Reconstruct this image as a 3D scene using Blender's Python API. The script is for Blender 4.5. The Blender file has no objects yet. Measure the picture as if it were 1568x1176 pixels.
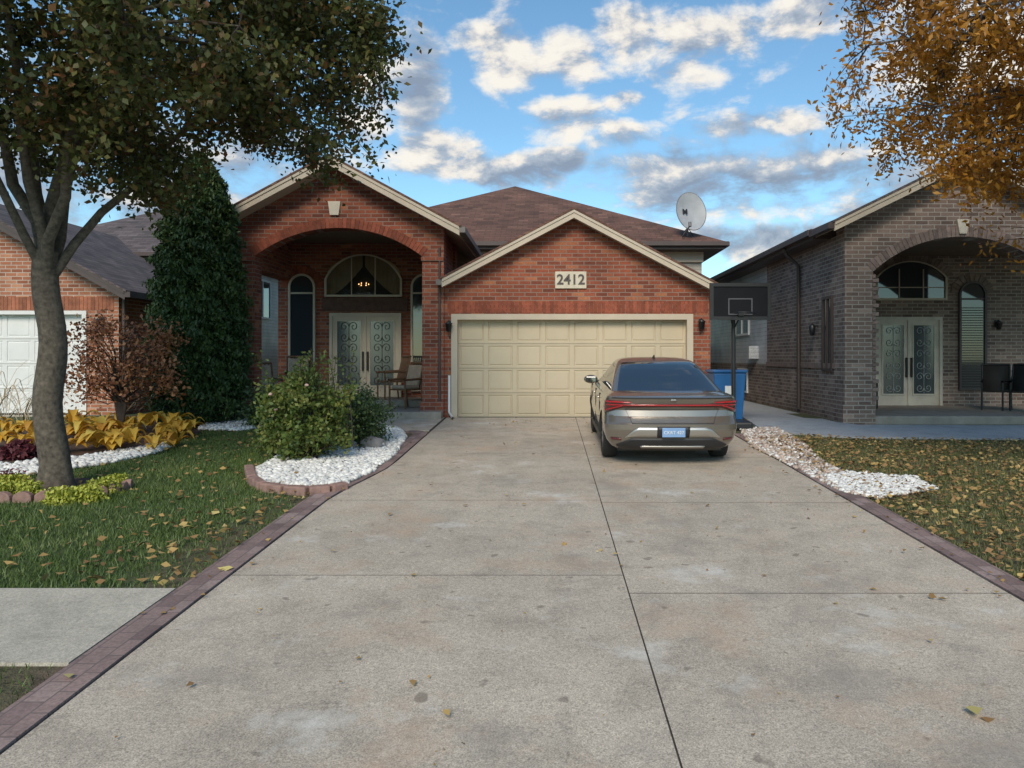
import bpy, bmesh, math, random
import numpy as np
from mathutils import Vector, Matrix
random.seed(7); R=np.random.default_rng(11)
sc=bpy.context.scene
F=1178.0; VX=840.0; VY=548.0; ZC=1.27; S=45/1178.0
YG=16.3
def gz(y):
    return S*(min(max(y,-8.0),YG)-YG)
def gza(y): return S*(np.clip(y,-8.0,YG)-YG)
def G(px,py): return (1.893*(px-VX)/(py-503.0), 2230.0/(py-503.0))
def PX(px,Y): return (px-VX)*Y/F
def PZ(py,Y): return ZC+(VY-py)*Y/F

# ---------------------------------------------------------------- materials
def newmat(name):
    m=bpy.data.materials.new(name); m.use_nodes=True
    nt=m.node_tree; b=nt.nodes['Principled BSDF']; return m,nt,b
def L(nt,a,b): nt.links.new(a,b)
def mth(nt,op,a,b=None,c=None,clamp=False):
    n=nt.nodes.new('ShaderNodeMath'); n.operation=op; n.use_clamp=clamp
    for i,v in enumerate((a,b,c)):
        if v is None: continue
        if isinstance(v,(int,float)): n.inputs[i].default_value=v
        else: L(nt,v,n.inputs[i])
    return n.outputs[0]
def mixc(nt,f,a,b,blend='MIX'):
    n=nt.nodes.new('ShaderNodeMix'); n.data_type='RGBA'; n.blend_type=blend
    if isinstance(f,(int,float)): n.inputs[0].default_value=f
    else: L(nt,f,n.inputs[0])
    for i,v in ((6,a),(7,b)):
        if isinstance(v,(tuple,list)): n.inputs[i].default_value=(*v[:3],1)
        else: L(nt,v,n.inputs[i])
    return n.outputs[2]
def noise(nt,vec,scale,detail=4,rough=.5,out=0):
    n=nt.nodes.new('ShaderNodeTexNoise'); n.inputs['Scale'].default_value=scale
    n.inputs['Detail'].default_value=detail; n.inputs['Roughness'].default_value=rough
    L(nt,vec,n.inputs['Vector']); return n.outputs[out]
def ramp(nt,f,stops,interp='LINEAR'):
    n=nt.nodes.new('ShaderNodeValToRGB'); cr=n.color_ramp; cr.interpolation=interp
    while len(cr.elements)<len(stops): cr.elements.new(.5)
    for e,(p,c) in zip(cr.elements,stops):
        e.position=p; e.color=(*c[:3],1) if isinstance(c,(tuple,list)) else (c,c,c,1)
    L(nt,f,n.inputs[0]); return n.outputs[0]
def maprange(nt,v,a,b,c=0,d=1,smooth=False):
    n=nt.nodes.new('ShaderNodeMapRange'); n.interpolation_type='SMOOTHSTEP' if smooth else 'LINEAR'
    L(nt,v,n.inputs[0])
    for i,x in enumerate((a,b,c,d)): n.inputs[i+1].default_value=x
    return n.outputs[0]
def bump(nt,b,h,strength=.3,dist=.01):
    n=nt.nodes.new('ShaderNodeBump'); n.inputs['Strength'].default_value=strength; n.inputs['Distance'].default_value=dist
    L(nt,h,n.inputs['Height']); L(nt,n.outputs[0],b.inputs['Normal'])
def pos(nt):
    return nt.nodes.new('ShaderNodeNewGeometry').outputs['Position']
def pm(name,col,rough=.6,metal=0.,var=.15,vs=3.,bs=0.,bscale=60,coat=0,spec=None,ior=None,isl=0):
    m,nt,b=newmat(name); p=pos(nt)
    n=noise(nt,p,vs,6,.6)
    f=maprange(nt,n,.3,.7,1-var,1+var)
    if isl:
        g=nt.nodes.new('ShaderNodeNewGeometry'); f=mth(nt,'MULTIPLY',f,maprange(nt,g.outputs['Random Per Island'],0,1,1-isl,1+isl))
    c=nt.nodes.new('ShaderNodeVectorMath'); c.operation='SCALE'; c.inputs[0].default_value=col; L(nt,f,c.inputs['Scale'])
    L(nt,c.outputs[0],b.inputs['Base Color'])
    b.inputs['Roughness'].default_value=rough; b.inputs['Metallic'].default_value=metal
    if coat: b.inputs['Coat Weight'].default_value=coat; b.inputs['Coat Roughness'].default_value=.05
    if spec is not None: b.inputs['Specular IOR Level'].default_value=spec
    if ior: b.inputs['IOR'].default_value=ior
    if bs: bump(nt,b,noise(nt,p,bscale,4),bs,.005)
    return m
def wallcoord(nt,swap=False,vz=1.0):
    g=nt.nodes.new('ShaderNodeNewGeometry')
    sp=nt.nodes.new('ShaderNodeSeparateXYZ'); L(nt,g.outputs['Position'],sp.inputs[0])
    sn=nt.nodes.new('ShaderNodeSeparateXYZ'); L(nt,g.outputs['True Normal'],sn.inputs[0])
    f=mth(nt,'GREATER_THAN',mth(nt,'ABSOLUTE',sn.outputs[1]),mth(nt,'ABSOLUTE',sn.outputs[0]))
    u=mth(nt,'ADD',mth(nt,'MULTIPLY',sp.outputs[0],f),mth(nt,'MULTIPLY',sp.outputs[1],mth(nt,'SUBTRACT',1.0,f)))
    c=nt.nodes.new('ShaderNodeCombineXYZ'); 
    a,b_=(sp.outputs[2],u) if swap else (u,sp.outputs[2])
    L(nt,a,c.inputs[0]); L(nt,b_,c.inputs[1]); return c.outputs[0],g.outputs['Position']
def brickmat(name,c1,c2,c3,mortar_or_shadow,bw=.25,bh=.083,ms=.009,swap=False,rough=.85,bs=.6,flat=False):
    m,nt,b=newmat(name); v,p=wallcoord(nt,swap)
    if flat:
        s=nt.nodes.new('ShaderNodeSeparateXYZ'); L(nt,p,s.inputs[0]); c=nt.nodes.new('ShaderNodeCombineXYZ'); L(nt,s.outputs[1],c.inputs[0]); L(nt,s.outputs[0],c.inputs[1]); v=c.outputs[0]
    t=nt.nodes.new('ShaderNodeTexBrick'); L(nt,v,t.inputs['Vector'])
    t.inputs['Scale'].default_value=1; t.inputs['Brick Width'].default_value=bw; t.inputs['Row Height'].default_value=bh
    t.inputs['Mortar Size'].default_value=ms; t.inputs['Mortar Smooth'].default_value=.15; t.inputs['Bias'].default_value=0
    t.inputs['Color1'].default_value=(0,0,0,1); t.inputs['Color2'].default_value=(1,1,1,1); t.inputs['Mortar'].default_value=(.5,.5,.5,1)
    rnd=t.outputs['Color']
    bc=ramp(nt,rnd,[(0,c1),(.45,c2),(.8,c2),(1,c3)])
    n=noise(nt,p,1.3,5,.6); n2=noise(nt,p,45,4,.6)
    bc=mixc(nt,1.0,bc,ramp(nt,n,[(.3,.72),(.7,1.22)]),'MULTIPLY')
    bc=mixc(nt,1.0,bc,ramp(nt,n2,[(.3,.75),(.7,1.2)]),'MULTIPLY')
    mo_=mixc(nt,1.0,mortar_or_shadow,ramp(nt,n,[(.3,.8),(.7,1.15)]),'MULTIPLY')
    L(nt,mixc(nt,t.outputs['Fac'],bc,mo_),b.inputs['Base Color'])
    b.inputs['Roughness'].default_value=rough
    h=mth(nt,'ADD',mth(nt,'MULTIPLY',t.outputs['Fac'],-1.0),mth(nt,'MULTIPLY',n2,.35)); bump(nt,b,h,bs,.008)
    return m
RED=brickmat('red_brick',(.15,.038,.02),(.27,.07,.034),(.38,.14,.065),(.25,.18,.14))
REDV=pm('red_soldier_brick',(.25,.066,.034),.85,0,.3,9,.4,isl=.28)
GREY=brickmat('grey_brown_brick',(.135,.09,.072),(.215,.15,.12),(.33,.24,.19),(.35,.31,.27))
GREYV=pm('grey_soldier_brick',(.21,.15,.125),.85,0,.3,9,.4,isl=.28)
ORG=brickmat('orange_brick',(.22,.07,.035),(.36,.14,.075),(.46,.22,.13),(.45,.38,.32))
ORGV=pm('orange_soldier_brick',(.3,.11,.06),.85,0,.3,9,.4,isl=.25)
ROOF=brickmat('brown_shingle',(.10,.05,.033),(.16,.077,.052),(.21,.11,.075),(.07,.034,.024),.3,.075,.006,bs=.4)
ROOFG=brickmat('grey_shingle',(.075,.058,.056),(.12,.093,.09),(.15,.12,.115),(.05,.04,.04),.3,.075,.006,bs=.4)
SIDE=brickmat('white_siding',(.5,.5,.5),(.53,.53,.53),(.55,.55,.55),(.28,.29,.3),9,.11,.006,rough=.5)  # grey row lines are painted shadow under each siding lap, no mortar here
SIDEB=brickmat('beige_siding',(.45,.41,.34),(.46,.42,.35),(.47,.43,.36),(.25,.22,.18),9,.11,.006,rough=.5)  # dark tan lines paint in the shadow beneath each board
BEIGE=pm('beige_trim',(.50,.42,.32),.5,0,.08,2)
BORDERM=brickmat('stamped_border',(.18,.12,.11),(.27,.185,.165),(.34,.25,.225),(.16,.12,.11),.22,.12,.005,flat=True)
DOORB=pm('garage_door_paint',(.52,.43,.30),.45,0,.07,1.2,.05,200)
WHITE=pm('white_paint',(.7,.7,.68),.5,0,.05)
BROWNT=pm('brown_trim',(.07,.05,.045),.5)
GUTTER=pm('grey_gutter',(.16,.14,.13),.4)
DARK=pm('dark_metal',(.015,.015,.017),.4)
BLACKP=pm('black_plastic',(.02,.02,.022),.5)
CEIL=pm('soffit_brown',(.16,.12,.09),.6)
KEYST=pm('keystone',(.6,.53,.42),.8,0,.1,10,.3)
CURT=pm('curtain',(.42,.31,.17),.8)
INTER=pm('dark_interior',(.02,.018,.016),.8)
RUBBER=pm('tyre_rubber',(.02,.02,.02),.8)
ALLOY=pm('alloy',(.45,.45,.46),.3,1)
PAINT=pm('car_paint',(.27,.24,.205),.27,.7,.03,5,coat=.8)
CGLASS=pm('car_glass',(.012,.014,.016),.03,0,.0,ior=2.4)
REDL=pm('tail_lens',(.45,.006,.008),.12,coat=1)
REDD=pm('dark_tail_lens',(.09,.004,.006),.1,coat=1)
SILV=pm('silver_trim',(.5,.48,.45),.3,.8,.03)
DISHM=pm('dish_grey',(.33,.34,.35),.5)
BLUEB=pm('blue_bin',(.01,.10,.28),.45)
WOOD=pm('chair_wood',(.16,.08,.04),.6,0,.3,14)
CUSH=pm('cushion',(.35,.27,.2),.9,0,.2,10)
BARK=pm('bark',(.10,.082,.062),.95,0,.55,18,1.0,30)
BARK2=pm('twig_bark',(.05,.035,.028),.95,0,.3,14)
STONE=pm('white_stone',(.68,.665,.63),.75,0,.25,14,.3,50,isl=.18)
STONE2=pm('tan_stone',(.42,.33,.27),.85,0,.4,16,.3,50,isl=.3)
PINKB=pm('pink_edging_block',(.28,.17,.14),.9,0,.3,12,.6,50)
PORCHC=pm('porch_concrete',(.30,.26,.215),.85,0,.2,4,.3)
WARM=bpy.data.materials.new('lamp_bulb'); WARM.use_nodes=True
WARM.node_tree.nodes['Principled BSDF'].inputs['Emission Color'].default_value=(1,.55,.2,1)
WARM.node_tree.nodes['Principled BSDF'].inputs['Emission Strength'].default_value=6
def winmat(name,col,t=.35,rough=.04):
    m,nt,b=newmat(name); b.inputs['Base Color'].default_value=(*col,1); b.inputs['Roughness'].default_value=rough
    b.inputs['IOR'].default_value=1.8
    if t>0:
        tr=nt.nodes.new('ShaderNodeBsdfTransparent'); mx=nt.nodes.new('ShaderNodeMixShader'); mx.inputs[0].default_value=t
        L(nt,b.outputs[0],mx.inputs[1]); L(nt,tr.outputs[0],mx.inputs[2]); L(nt,mx.outputs[0],nt.nodes['Material Output'].inputs[0])
    return m
GL=winmat('window_glass',(.03,.035,.04),0)
GLT=winmat('clear_glass',(.03,.03,.03),.75)
GLD=winmat('door_glass',(.055,.07,.08),0,.15)
def leafmat(name,stops,tr=.3,rough=.55):
    m,nt,b=newmat(name)
    g=nt.nodes.new('ShaderNodeNewGeometry')
    n=noise(nt,g.outputs['Position'],1.6,3)
    f=mth(nt,'ADD',mth(nt,'MULTIPLY',g.outputs['Random Per Island'],.62),mth(nt,'MULTIPLY',maprange(nt,n,.3,.7),.38))
    c=ramp(nt,f,stops); L(nt,c,b.inputs['Base Color']); b.inputs['Roughness'].default_value=rough
    if tr>0:
        t=nt.nodes.new('ShaderNodeBsdfTranslucent'); L(nt,c,t.inputs[0])
        mx=nt.nodes.new('ShaderNodeMixShader'); mx.inputs[0].default_value=tr
        L(nt,b.outputs[0],mx.inputs[1]); L(nt,t.outputs[0],mx.inputs[2]); L(nt,mx.outputs[0],nt.nodes['Material Output'].inputs[0])
    return m
LF_TREE=leafmat('pear_leaf',[(0,(.035,.052,.012)),(.4,(.075,.092,.02)),(.68,(.12,.11,.028)),(.85,(.19,.09,.03)),(1,(.26,.10,.04))],.25)
LF_GOLD=leafmat('gold_leaf',[(0,(.24,.095,.015)),(.4,(.42,.18,.018)),(.8,(.5,.24,.025)),(1,(.34,.09,.025))],.35)
LF_CEDAR=leafmat('cedar_leaf',[(0,(.012,.034,.008)),(.5,(.034,.075,.015)),(1,(.08,.12,.025))],0)
LF_BUSH=leafmat('rose_leaf',[(0,(.04,.08,.015)),(.5,(.11,.16,.03)),(.9,(.22,.22,.05)),(1,(.3,.18,.06))],.2)
LF_BUSH2=leafmat('dark_bush_leaf',[(0,(.02,.045,.015)),(.6,(.05,.09,.025)),(1,(.12,.13,.04))],0)
LF_RED=leafmat('maple_leaf',[(0,(.14,.04,.02)),(.5,(.27,.10,.04)),(1,(.42,.2,.08))],0)
LF_HOSTA=leafmat('hosta_leaf',[(0,(.42,.18,.03)),(.3,(.66,.36,.04)),(.7,(.72,.46,.07)),(.85,(.68,.54,.12)),(1,(.2,.27,.05))],.3)
LF_SED=leafmat('sedum_leaf',[(0,(.2,.24,.03)),(.6,(.38,.4,.05)),(1,(.45,.42,.08))],0)
LF_DRY=leafmat('fallen_leaf',[(0,(.13,.065,.025)),(.4,(.28,.16,.06)),(.75,(.44,.30,.1)),(1,(.56,.44,.2))],0,.8)
LF_GRASS=leafmat('grass_blade',[(0,(.04,.075,.015)),(.5,(.08,.13,.026)),(.85,(.13,.17,.04)),(1,(.26,.22,.09))],0)
LF_GRASS2=leafmat('dry_grass_blade',[(0,(.07,.085,.02)),(.5,(.125,.135,.035)),(1,(.28,.23,.1))],0)
LF_PLUM=leafmat('burgundy_leaf',[(0,(.06,.01,.015)),(1,(.16,.03,.04))],0)
PETAL=pm('rose_petal',(.6,.4,.33),.7)

def groundmat():
    m,nt,b=newmat('lawn_ground'); p=pos(nt)
    n1=noise(nt,p,.7,5,.6); n2=noise(nt,p,9,6,.65); n3=noise(nt,p,70,3,.6)
    sp=nt.nodes.new('ShaderNodeSeparateXYZ'); L(nt,p,sp.inputs[0])
    g=ramp(nt,n2,[(.3,(.03,.05,.012)),(.5,(.055,.085,.02)),(.7,(.09,.10,.03))])
    d=ramp(nt,n2,[(.3,(.085,.057,.035)),(.7,(.18,.135,.085))])
    r=maprange(nt,sp.outputs[0],2,4,0,.5)
    e=maprange(nt,mth(nt,'ABSOLUTE',mth(nt,'ADD',sp.outputs[0],2.7)),0,.8,.75,0)
    f=mth(nt,'ADD',mth(nt,'MAXIMUM',r,e),maprange(nt,n1,.4,.7,-.25,.5),clamp=True)
    c=mixc(nt,f,g,d); c=mixc(nt,1.0,c,ramp(nt,n3,[(.3,.6),(.7,1.35)]),'MULTIPLY')
    L(nt,c,b.inputs['Base Color']); b.inputs['Roughness'].default_value=.95
    bump(nt,b,mth(nt,'ADD',n3,n2),.7,.03); return m
GROUND=groundmat()
def concmat(name,base,dark=.8,speck=1.0,rust=True):
    m,nt,b=newmat(name); p=pos(nt)
    n1=noise(nt,p,.45,6,.62); n2=noise(nt,p,3.5,7,.65); n3=noise(nt,p,120,3,.75); n4=noise(nt,p,38,4,.7)
    c=ramp(nt,n1,[(.3,tuple(x*dark for x in base)),(.6,base)])
    c=mixc(nt,1.0,c,ramp(nt,n2,[(.28,.78),(.5,1.0),(.75,1.12)]),'MULTIPLY')
    c=mixc(nt,speck,c,mixc(nt,1.0,c,ramp(nt,n3,[(.32,.45),(.5,1.0),(.66,1.4)]),'MULTIPLY'))
    c=mixc(nt,.9,c,mixc(nt,1.0,c,ramp(nt,n4,[(.3,.75),(.7,1.2)]),'MULTIPLY'))
    if rust:
        n5=noise(nt,p,1.1,5,.7,1)
        s=nt.nodes.new('ShaderNodeSeparateColor'); L(nt,n5,s.inputs[0])
        c=mixc(nt,maprange(nt,s.outputs[0],.52,.70,0,.5),c,(.52,.34,.22))
        c=mixc(nt,maprange(nt,s.outputs[1],.57,.72,0,.6),c,(.72,.69,.63))
        c=mixc(nt,maprange(nt,s.outputs[2],.54,.70,0,.55),c,(.27,.235,.2))
        n6=noise(nt,p,7,2,.4); c=mixc(nt,maprange(nt,n6,.70,.75,0,.6),c,(.15,.12,.09))
        vo=nt.nodes.new('ShaderNodeTexVoronoi'); vo.feature='DISTANCE_TO_EDGE'; vo.inputs['Scale'].default_value=.32
        va=nt.nodes.new('ShaderNodeVectorMath'); va.operation='ADD'; L(nt,p,va.inputs[0])
        nn=noise(nt,p,1.7,5,.65,1); vs_=nt.nodes.new('ShaderNodeVectorMath'); vs_.operation='SCALE'; vs_.inputs['Scale'].default_value=.7; L(nt,nn,vs_.inputs[0]); L(nt,vs_.outputs[0],va.inputs[1]); L(nt,va.outputs[0],vo.inputs['Vector'])
        k=mth(nt,'MULTIPLY',maprange(nt,vo.outputs['Distance'],.0,.0022,.55,0),maprange(nt,n1,.5,.56,0,1))
        c=mixc(nt,k,c,(.12,.10,.08))
    L(nt,c,b.inputs['Base Color']); b.inputs['Roughness'].default_value=.9
    bump(nt,b,mth(nt,'ADD',n3,n4),.4,.004); return m
CONC=concmat('driveway_concrete',(.52,.44,.345))
CONC2=concmat('sidewalk_concrete',(.50,.45,.365),.85,.7,False)
CONC3=concmat('walk_concrete',(.37,.38,.39),.85,.4,False)
ASPH=concmat('asphalt',(.05,.05,.052),.8,.8,False)
SOIL=pm('mulch',(.08,.045,.03),.95,0,.5,12,1,40)
JOINT=pm('joint_dirt',(.055,.045,.038),.95,0,.3,20)

# ---------------------------------------------------------------- mesh helpers
def empty(name,loc=(0,0,0)):
    e=bpy.data.objects.new(name,None); e.empty_display_size=.2; e.location=loc; sc.collection.objects.link(e); return e
def mo(name,v,f,mat,parent=None,smooth=False,angle=None):
    me=bpy.data.meshes.new(name); me.from_pydata([tuple(map(float,q)) for q in v],[],[tuple(q) for q in f]); 
    mats=mat if isinstance(mat,(list,tuple)) else [mat]
    for q in mats: me.materials.append(q)
    me.update()
    if smooth:
        me.polygons.foreach_set('use_smooth',[True]*len(me.polygons))
        if angle: me.set_sharp_from_angle(angle=math.radians(angle))
    o=bpy.data.objects.new(name,me); sc.collection.objects.link(o)
    if parent: o.parent=parent
    return o
def recalc(o):
    bm=bmesh.new(); bm.from_mesh(o.data); bmesh.ops.recalc_face_normals(bm,faces=bm.faces); bm.to_mesh(o.data); bm.free()
def big(name,V,Fq,mat,parent=None,smooth=False):
    V=np.asarray(V,dtype=np.float32); Fq=np.asarray(Fq,dtype=np.int32); k=Fq.shape[1]
    me=bpy.data.meshes.new(name); me.vertices.add(len(V)); me.vertices.foreach_set('co',V.ravel())
    me.loops.add(Fq.size); me.loops.foreach_set('vertex_index',Fq.ravel())
    me.polygons.add(len(Fq)); me.polygons.foreach_set('loop_start',np.arange(0,Fq.size,k,dtype=np.int32))
    me.update(calc_edges=True); me.validate()
    if smooth: me.polygons.foreach_set('use_smooth',np.ones(len(Fq),dtype=bool))
    me.materials.append(mat)
    o=bpy.data.objects.new(name,me); sc.collection.objects.link(o)
    if parent: o.parent=parent
    return o
BF=[(0,3,2,1),(4,5,6,7),(0,1,5,4),(1,2,6,5),(2,3,7,6),(3,0,4,7)]
def boxes(name,L_,mat,parent=None,bevel=0):
    v=[];f=[]
    for (x0,x1,y0,y1,z0,z1) in L_:
        n=len(v); v+=[(x0,y0,z0),(x1,y0,z0),(x1,y1,z0),(x0,y1,z0),(x0,y0,z1),(x1,y0,z1),(x1,y1,z1),(x0,y1,z1)]
        f+=[tuple(n+i for i in q) for q in BF]
    o=mo(name,v,f,mat,parent)
    if bevel:
        m=o.modifiers.new('b','BEVEL'); m.width=bevel; m.segments=2
    return o
def box(name,x0,x1,y0,y1,z0,z1,mat,parent=None,bevel=0): return boxes(name,[(x0,x1,y0,y1,z0,z1)],mat,parent,bevel)
def prism(name,pts,y0,y1,mat,parent=None):
    n=len(pts); v=[(x,y0,z) for x,z in pts]+[(x,y1,z) for x,z in pts]
    f=[tuple(range(n)),tuple(range(2*n-1,n-1,-1))]+[((i+1)%n,i,n+i,n+(i+1)%n) for i in range(n)]
    o=mo(name,v,f,mat,parent); recalc(o); return o
def ring(name,outer,inner,y0,y1,mat,parent=None,closed=True):
    n=len(outer); v=[(x,y0,z) for x,z in outer]+[(x,y0,z) for x,z in inner]+[(x,y1,z) for x,z in outer]+[(x,y1,z) for x,z in inner]
    f=[]
    for i in range(n if closed else n-1):
        j=(i+1)%n
        f+=[(i,j,n+j,n+i),(2*n+j,2*n+i,3*n+i,3*n+j),(i,2*n+i,2*n+j,j),(n+j,3*n+j,3*n+i,n+i)]
    if not closed:
        for i in (0,n-1): f.append((i,n+i,3*n+i,2*n+i))
    o=mo(name,v,f,mat,parent); recalc(o); return o
def arch(cx,hw,zs,rise,n=20):
    r=(hw*hw+rise*rise)/(2*rise); a=math.asin(min(1,hw/r)); zc=zs+rise-r
    if rise>hw: a=math.pi-a
    return [(cx+r*math.sin(-a+2*a*i/n),zc+r*math.cos(-a+2*a*i/n)) for i in range(n+1)]
def gpoly(name,pts,off,mat,parent=None,thick=.0,zf=None):
    n=len(pts); zf=zf or gz
    v=[(x,y,zf(y)+off) for x,y in pts]; f=[tuple(range(n))]
    if thick:
        v+=[(x,y,zf(y)+off-thick) for x,y in pts]; f+=[((i+1)%n,i,n+i,n+(i+1)%n) for i in range(n)]
    o=mo(name,v,f,mat,parent)
    bm=bmesh.new(); bm.from_mesh(o.data)
    bm.faces.ensure_lookup_table()
    if bm.faces[0].normal.z<0: bmesh.ops.reverse_faces(bm,faces=bm.faces)
    bm.to_mesh(o.data); bm.free(); return o
class Tubes:
    def __init__(s,sides=7): s.v=[];s.f=[];s.k=sides
    def add(s,pts,rad,flut=0):
        pts=[Vector(p) for p in pts]; k=s.k; base=len(s.v)
        for i,p in enumerate(pts):
            d=(pts[min(i+1,len(pts)-1)]-pts[max(i-1,0)]).normalized()
            ref=Vector((1,0,0)) if abs(d.x)<.8 else Vector((0,1,0))
            a=d.cross(ref).normalized(); b=d.cross(a)
            for j in range(k):
                t=2*math.pi*j/k; rr=rad[i]*(1+flut*math.sin(3*t+i*.4)+flut*.7*math.sin(7*t-i*.7)); s.v.append(tuple(p+(a*math.cos(t)+b*math.sin(t))*rr))
        for i in range(len(pts)-1):
            for j in range(k):
                s.f.append((base+i*k+j,base+i*k+(j+1)%k,base+(i+1)*k+(j+1)%k,base+(i+1)*k+j))
    def make(s,name,mat,parent=None):
        return big(name,s.v,s.f,mat,parent,True)
def tube(name,pts,r,mat,parent=None,sides=10):
    t=Tubes(sides); rr=r if isinstance(r,(list,tuple)) else [r]*len(pts); t.add(pts,rr)
    o=t.make(name,mat,parent); return o
def leaves(name,C,length,width,mat,parent=None,up=0.0,fold=.25,flat=False):
    C=np.asarray(C,dtype=np.float64); n=len(C)
    a=R.normal(size=(n,3)); 
    if flat: a[:,2]*=.15
    a[:,2]+=up
    a/=np.linalg.norm(a,axis=1)[:,None]
    b=R.normal(size=(n,3)); 
    if flat: b[:,2]*=.15
    b-=a*(a*b).sum(1)[:,None]; b/=np.linalg.norm(b,axis=1)[:,None]
    nn=np.cross(a,b); s=R.uniform(.65,1.3,size=(n,1))
    Lh=length*s/2; W=width*s/2
    V=np.stack([C-a*Lh, C-a*Lh*.1+b*W+nn*W*fold, C+a*Lh, C-a*Lh*.1-b*W+nn*W*fold],1).reshape(-1,3)
    Fq=np.arange(4*n).reshape(n,4)
    return big(name,V,Fq,mat,parent)
def inpoly(px,py,poly):
    inside=np.zeros(len(px),bool); n=len(poly)
    for i in range(n):
        x1,y1=poly[i]; x2,y2=poly[(i+1)%n]
        c=((y1>py)!=(y2>py))&(px<(x2-x1)*(py-y1)/((y2-y1) if y2!=y1 else 1e-9)+x1); inside^=c
    return inside
def scatter(poly,n):
    p=np.array(poly); lo=p.min(0); hi=p.max(0)
    X=R.uniform(lo[0],hi[0],n); Y=R.uniform(lo[1],hi[1],n); m=inpoly(X,Y,poly); return X[m],Y[m]
def dens(poly,d):
    p=np.array(poly); a=(p[:,0].max()-p[:,0].min())*(p[:,1].max()-p[:,1].min()); return scatter(poly,int(a*d))
def icos():
    bm=bmesh.new(); bmesh.ops.create_icosphere(bm,subdivisions=1,radius=1); v=np.array([x.co[:] for x in bm.verts]); f=np.array([[q.index for q in x.verts] for x in bm.faces]); bm.free(); return v,f
IV,IF=icos()
def stones(name,X,Y,Z,size,mat,parent=None,flat=.7):
    n=len(X); V=IV[None]*(1+R.uniform(-.28,.28,(n,len(IV),1))); 
    sc3=np.stack([R.uniform(.7,1.3,n),R.uniform(.7,1.3,n),R.uniform(.5,.9,n)*flat/.7],1)*size*R.uniform(.6,1.35,(n,1))
    V=V*sc3[:,None]; t=R.uniform(0,6.28,n); c,s=np.cos(t)[:,None],np.sin(t)[:,None]
    x=V[...,0]*c-V[...,1]*s; y=V[...,0]*s+V[...,1]*c
    V=np.stack([x+X[:,None],y+Y[:,None],V[...,2]+Z[:,None]],-1).reshape(-1,3)
    Fq=(IF[None]+(np.arange(n)*len(IV))[:,None,None]).reshape(-1,3)
    return big(name,V,Fq,mat,parent)

# ---------------------------------------------------------------- ground etc.
ys=[-400,-8,YG,400]; v=[];f=[]
for y in ys:
    for x in (-400,400): v.append((x,y,gz(y)))
for i in range(3): f.append((2*i,2*i+1,2*i+3,2*i+2))
mo('ground',v,f,GROUND)
box('street',-150,150,-16,-6.5,-.95,gz(-8)+.012,ASPH)
drive=empty('driveway')
def xin(y):
    t=min(max((y-8.3)/2.4,0),1); t=t*t*(3-2*t); return -2.42+t*.27
XR=3.27
gpoly('joint_base',[(-2.42,-6.5),(XR,-6.5),(XR,16.28),(-2.2,16.28),(-2.2,14.2)]+[(xin(y),y) for y in np.linspace(13.9,8.3,10)],.008,JOINT,drive)
def slab(name,a,b,y0,y1):
    g=.005; pts=[]
    yy=np.linspace(y0+g,y1-g,max(2,int((y1-y0)*2)))
    if a=='L':
        pts=[(xin(y)+g,y) for y in yy]; pts=[(0.57-g,y0+g)][:1]+[(0.57-g,y1-g)]+pts[::-1]
    else: pts=[(.57+g,y0+g),(XR-g,y0+g),(XR-g,y1-g),(.57+g,y1-g)]
    gpoly(name,pts,.014,CONC,drive)
Ls=[-6.5,-3,0.3,3.1,5.86,8.42,11.6,14.1,16.25]; Rs=[-6.5,-3.2,0,2.8,5.46,8.30,11.2,14.1,16.25]
for i in range(8):
    slab('slab_left_%d'%i,'L',0,Ls[i],Ls[i+1]); slab('slab_right_%d'%i,'R',0,Rs[i],Rs[i+1])
bl=empty('driveway_border')
ylist=list(np.linspace(-6.5,13.7,60))
inn=[(xin(y)-.012,y) for y in ylist]; out=[(xin(y)-.25,y) for y in ylist]
for a in np.linspace(0,1.5,8):
    inn.append((-2.162-.42*(1-math.cos(a)),13.72+.42*math.sin(a))); out.append((-2.40-.2*(1-math.cos(a)),13.72+.18*math.sin(a)))
def stripmesh(name,a,b,off,mat,parent,th=.03):
    n=len(a); v=[(x,y,gz(y)+off) for x,y in a]+[(x,y,gz(y)+off) for x,y in b]; v+=[(x,y,z-th) for x,y,z in v]
    f=[]
    for i in range(n-1):
        f+=[(i,i+1,n+i+1,n+i),(i+1,i,2*n+i,2*n+i+1),(n+i,n+i+1,3*n+i+1,3*n+i)]
    o=mo(name,v,f,mat,parent); recalc(o); return o
stripmesh('left_border',inn,out,.024,BORDERM,bl)
stripmesh('right_border',[(XR+.012,y) for y in ylist],[(XR+.24,y) for y in ylist],.024,BORDERM,bl)
sw=empty('sidewalk')
for k in range(14):
    x1=-2.69-k*1.5; gpoly('left_panel_%d'%k,[(x1-1.488,4.31),(x1,4.31),(x1,5.55),(x1-1.488,5.55)],.02,CONC2,sw,.03)
    x0=3.53+k*1.5; gpoly('right_panel_%d'%k,[(x0,4.31),(x0+1.488,4.31),(x0+1.488,5.55),(x0,5.55)],.02,CONC2,sw,.03)
gpoly('front_walk',[(-2.2,14.15),(-2.2,16.28),(-6.6,16.28),(-6.6,15.5),(-3.6,15.3),(-3.1,14.6),(-2.7,14.16)],.016,CONC,None,.02)
gpoly('neighbour_walk',[(3.95,14.2),(4.6,13.45),(5.4,13.2),(14,12.7),(14,14.7),(6.0,14.9),(5.75,15.3),(5.75,26),(4.2,26),(4.1,16.3)],.03,CONC3,None,.05)

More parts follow.
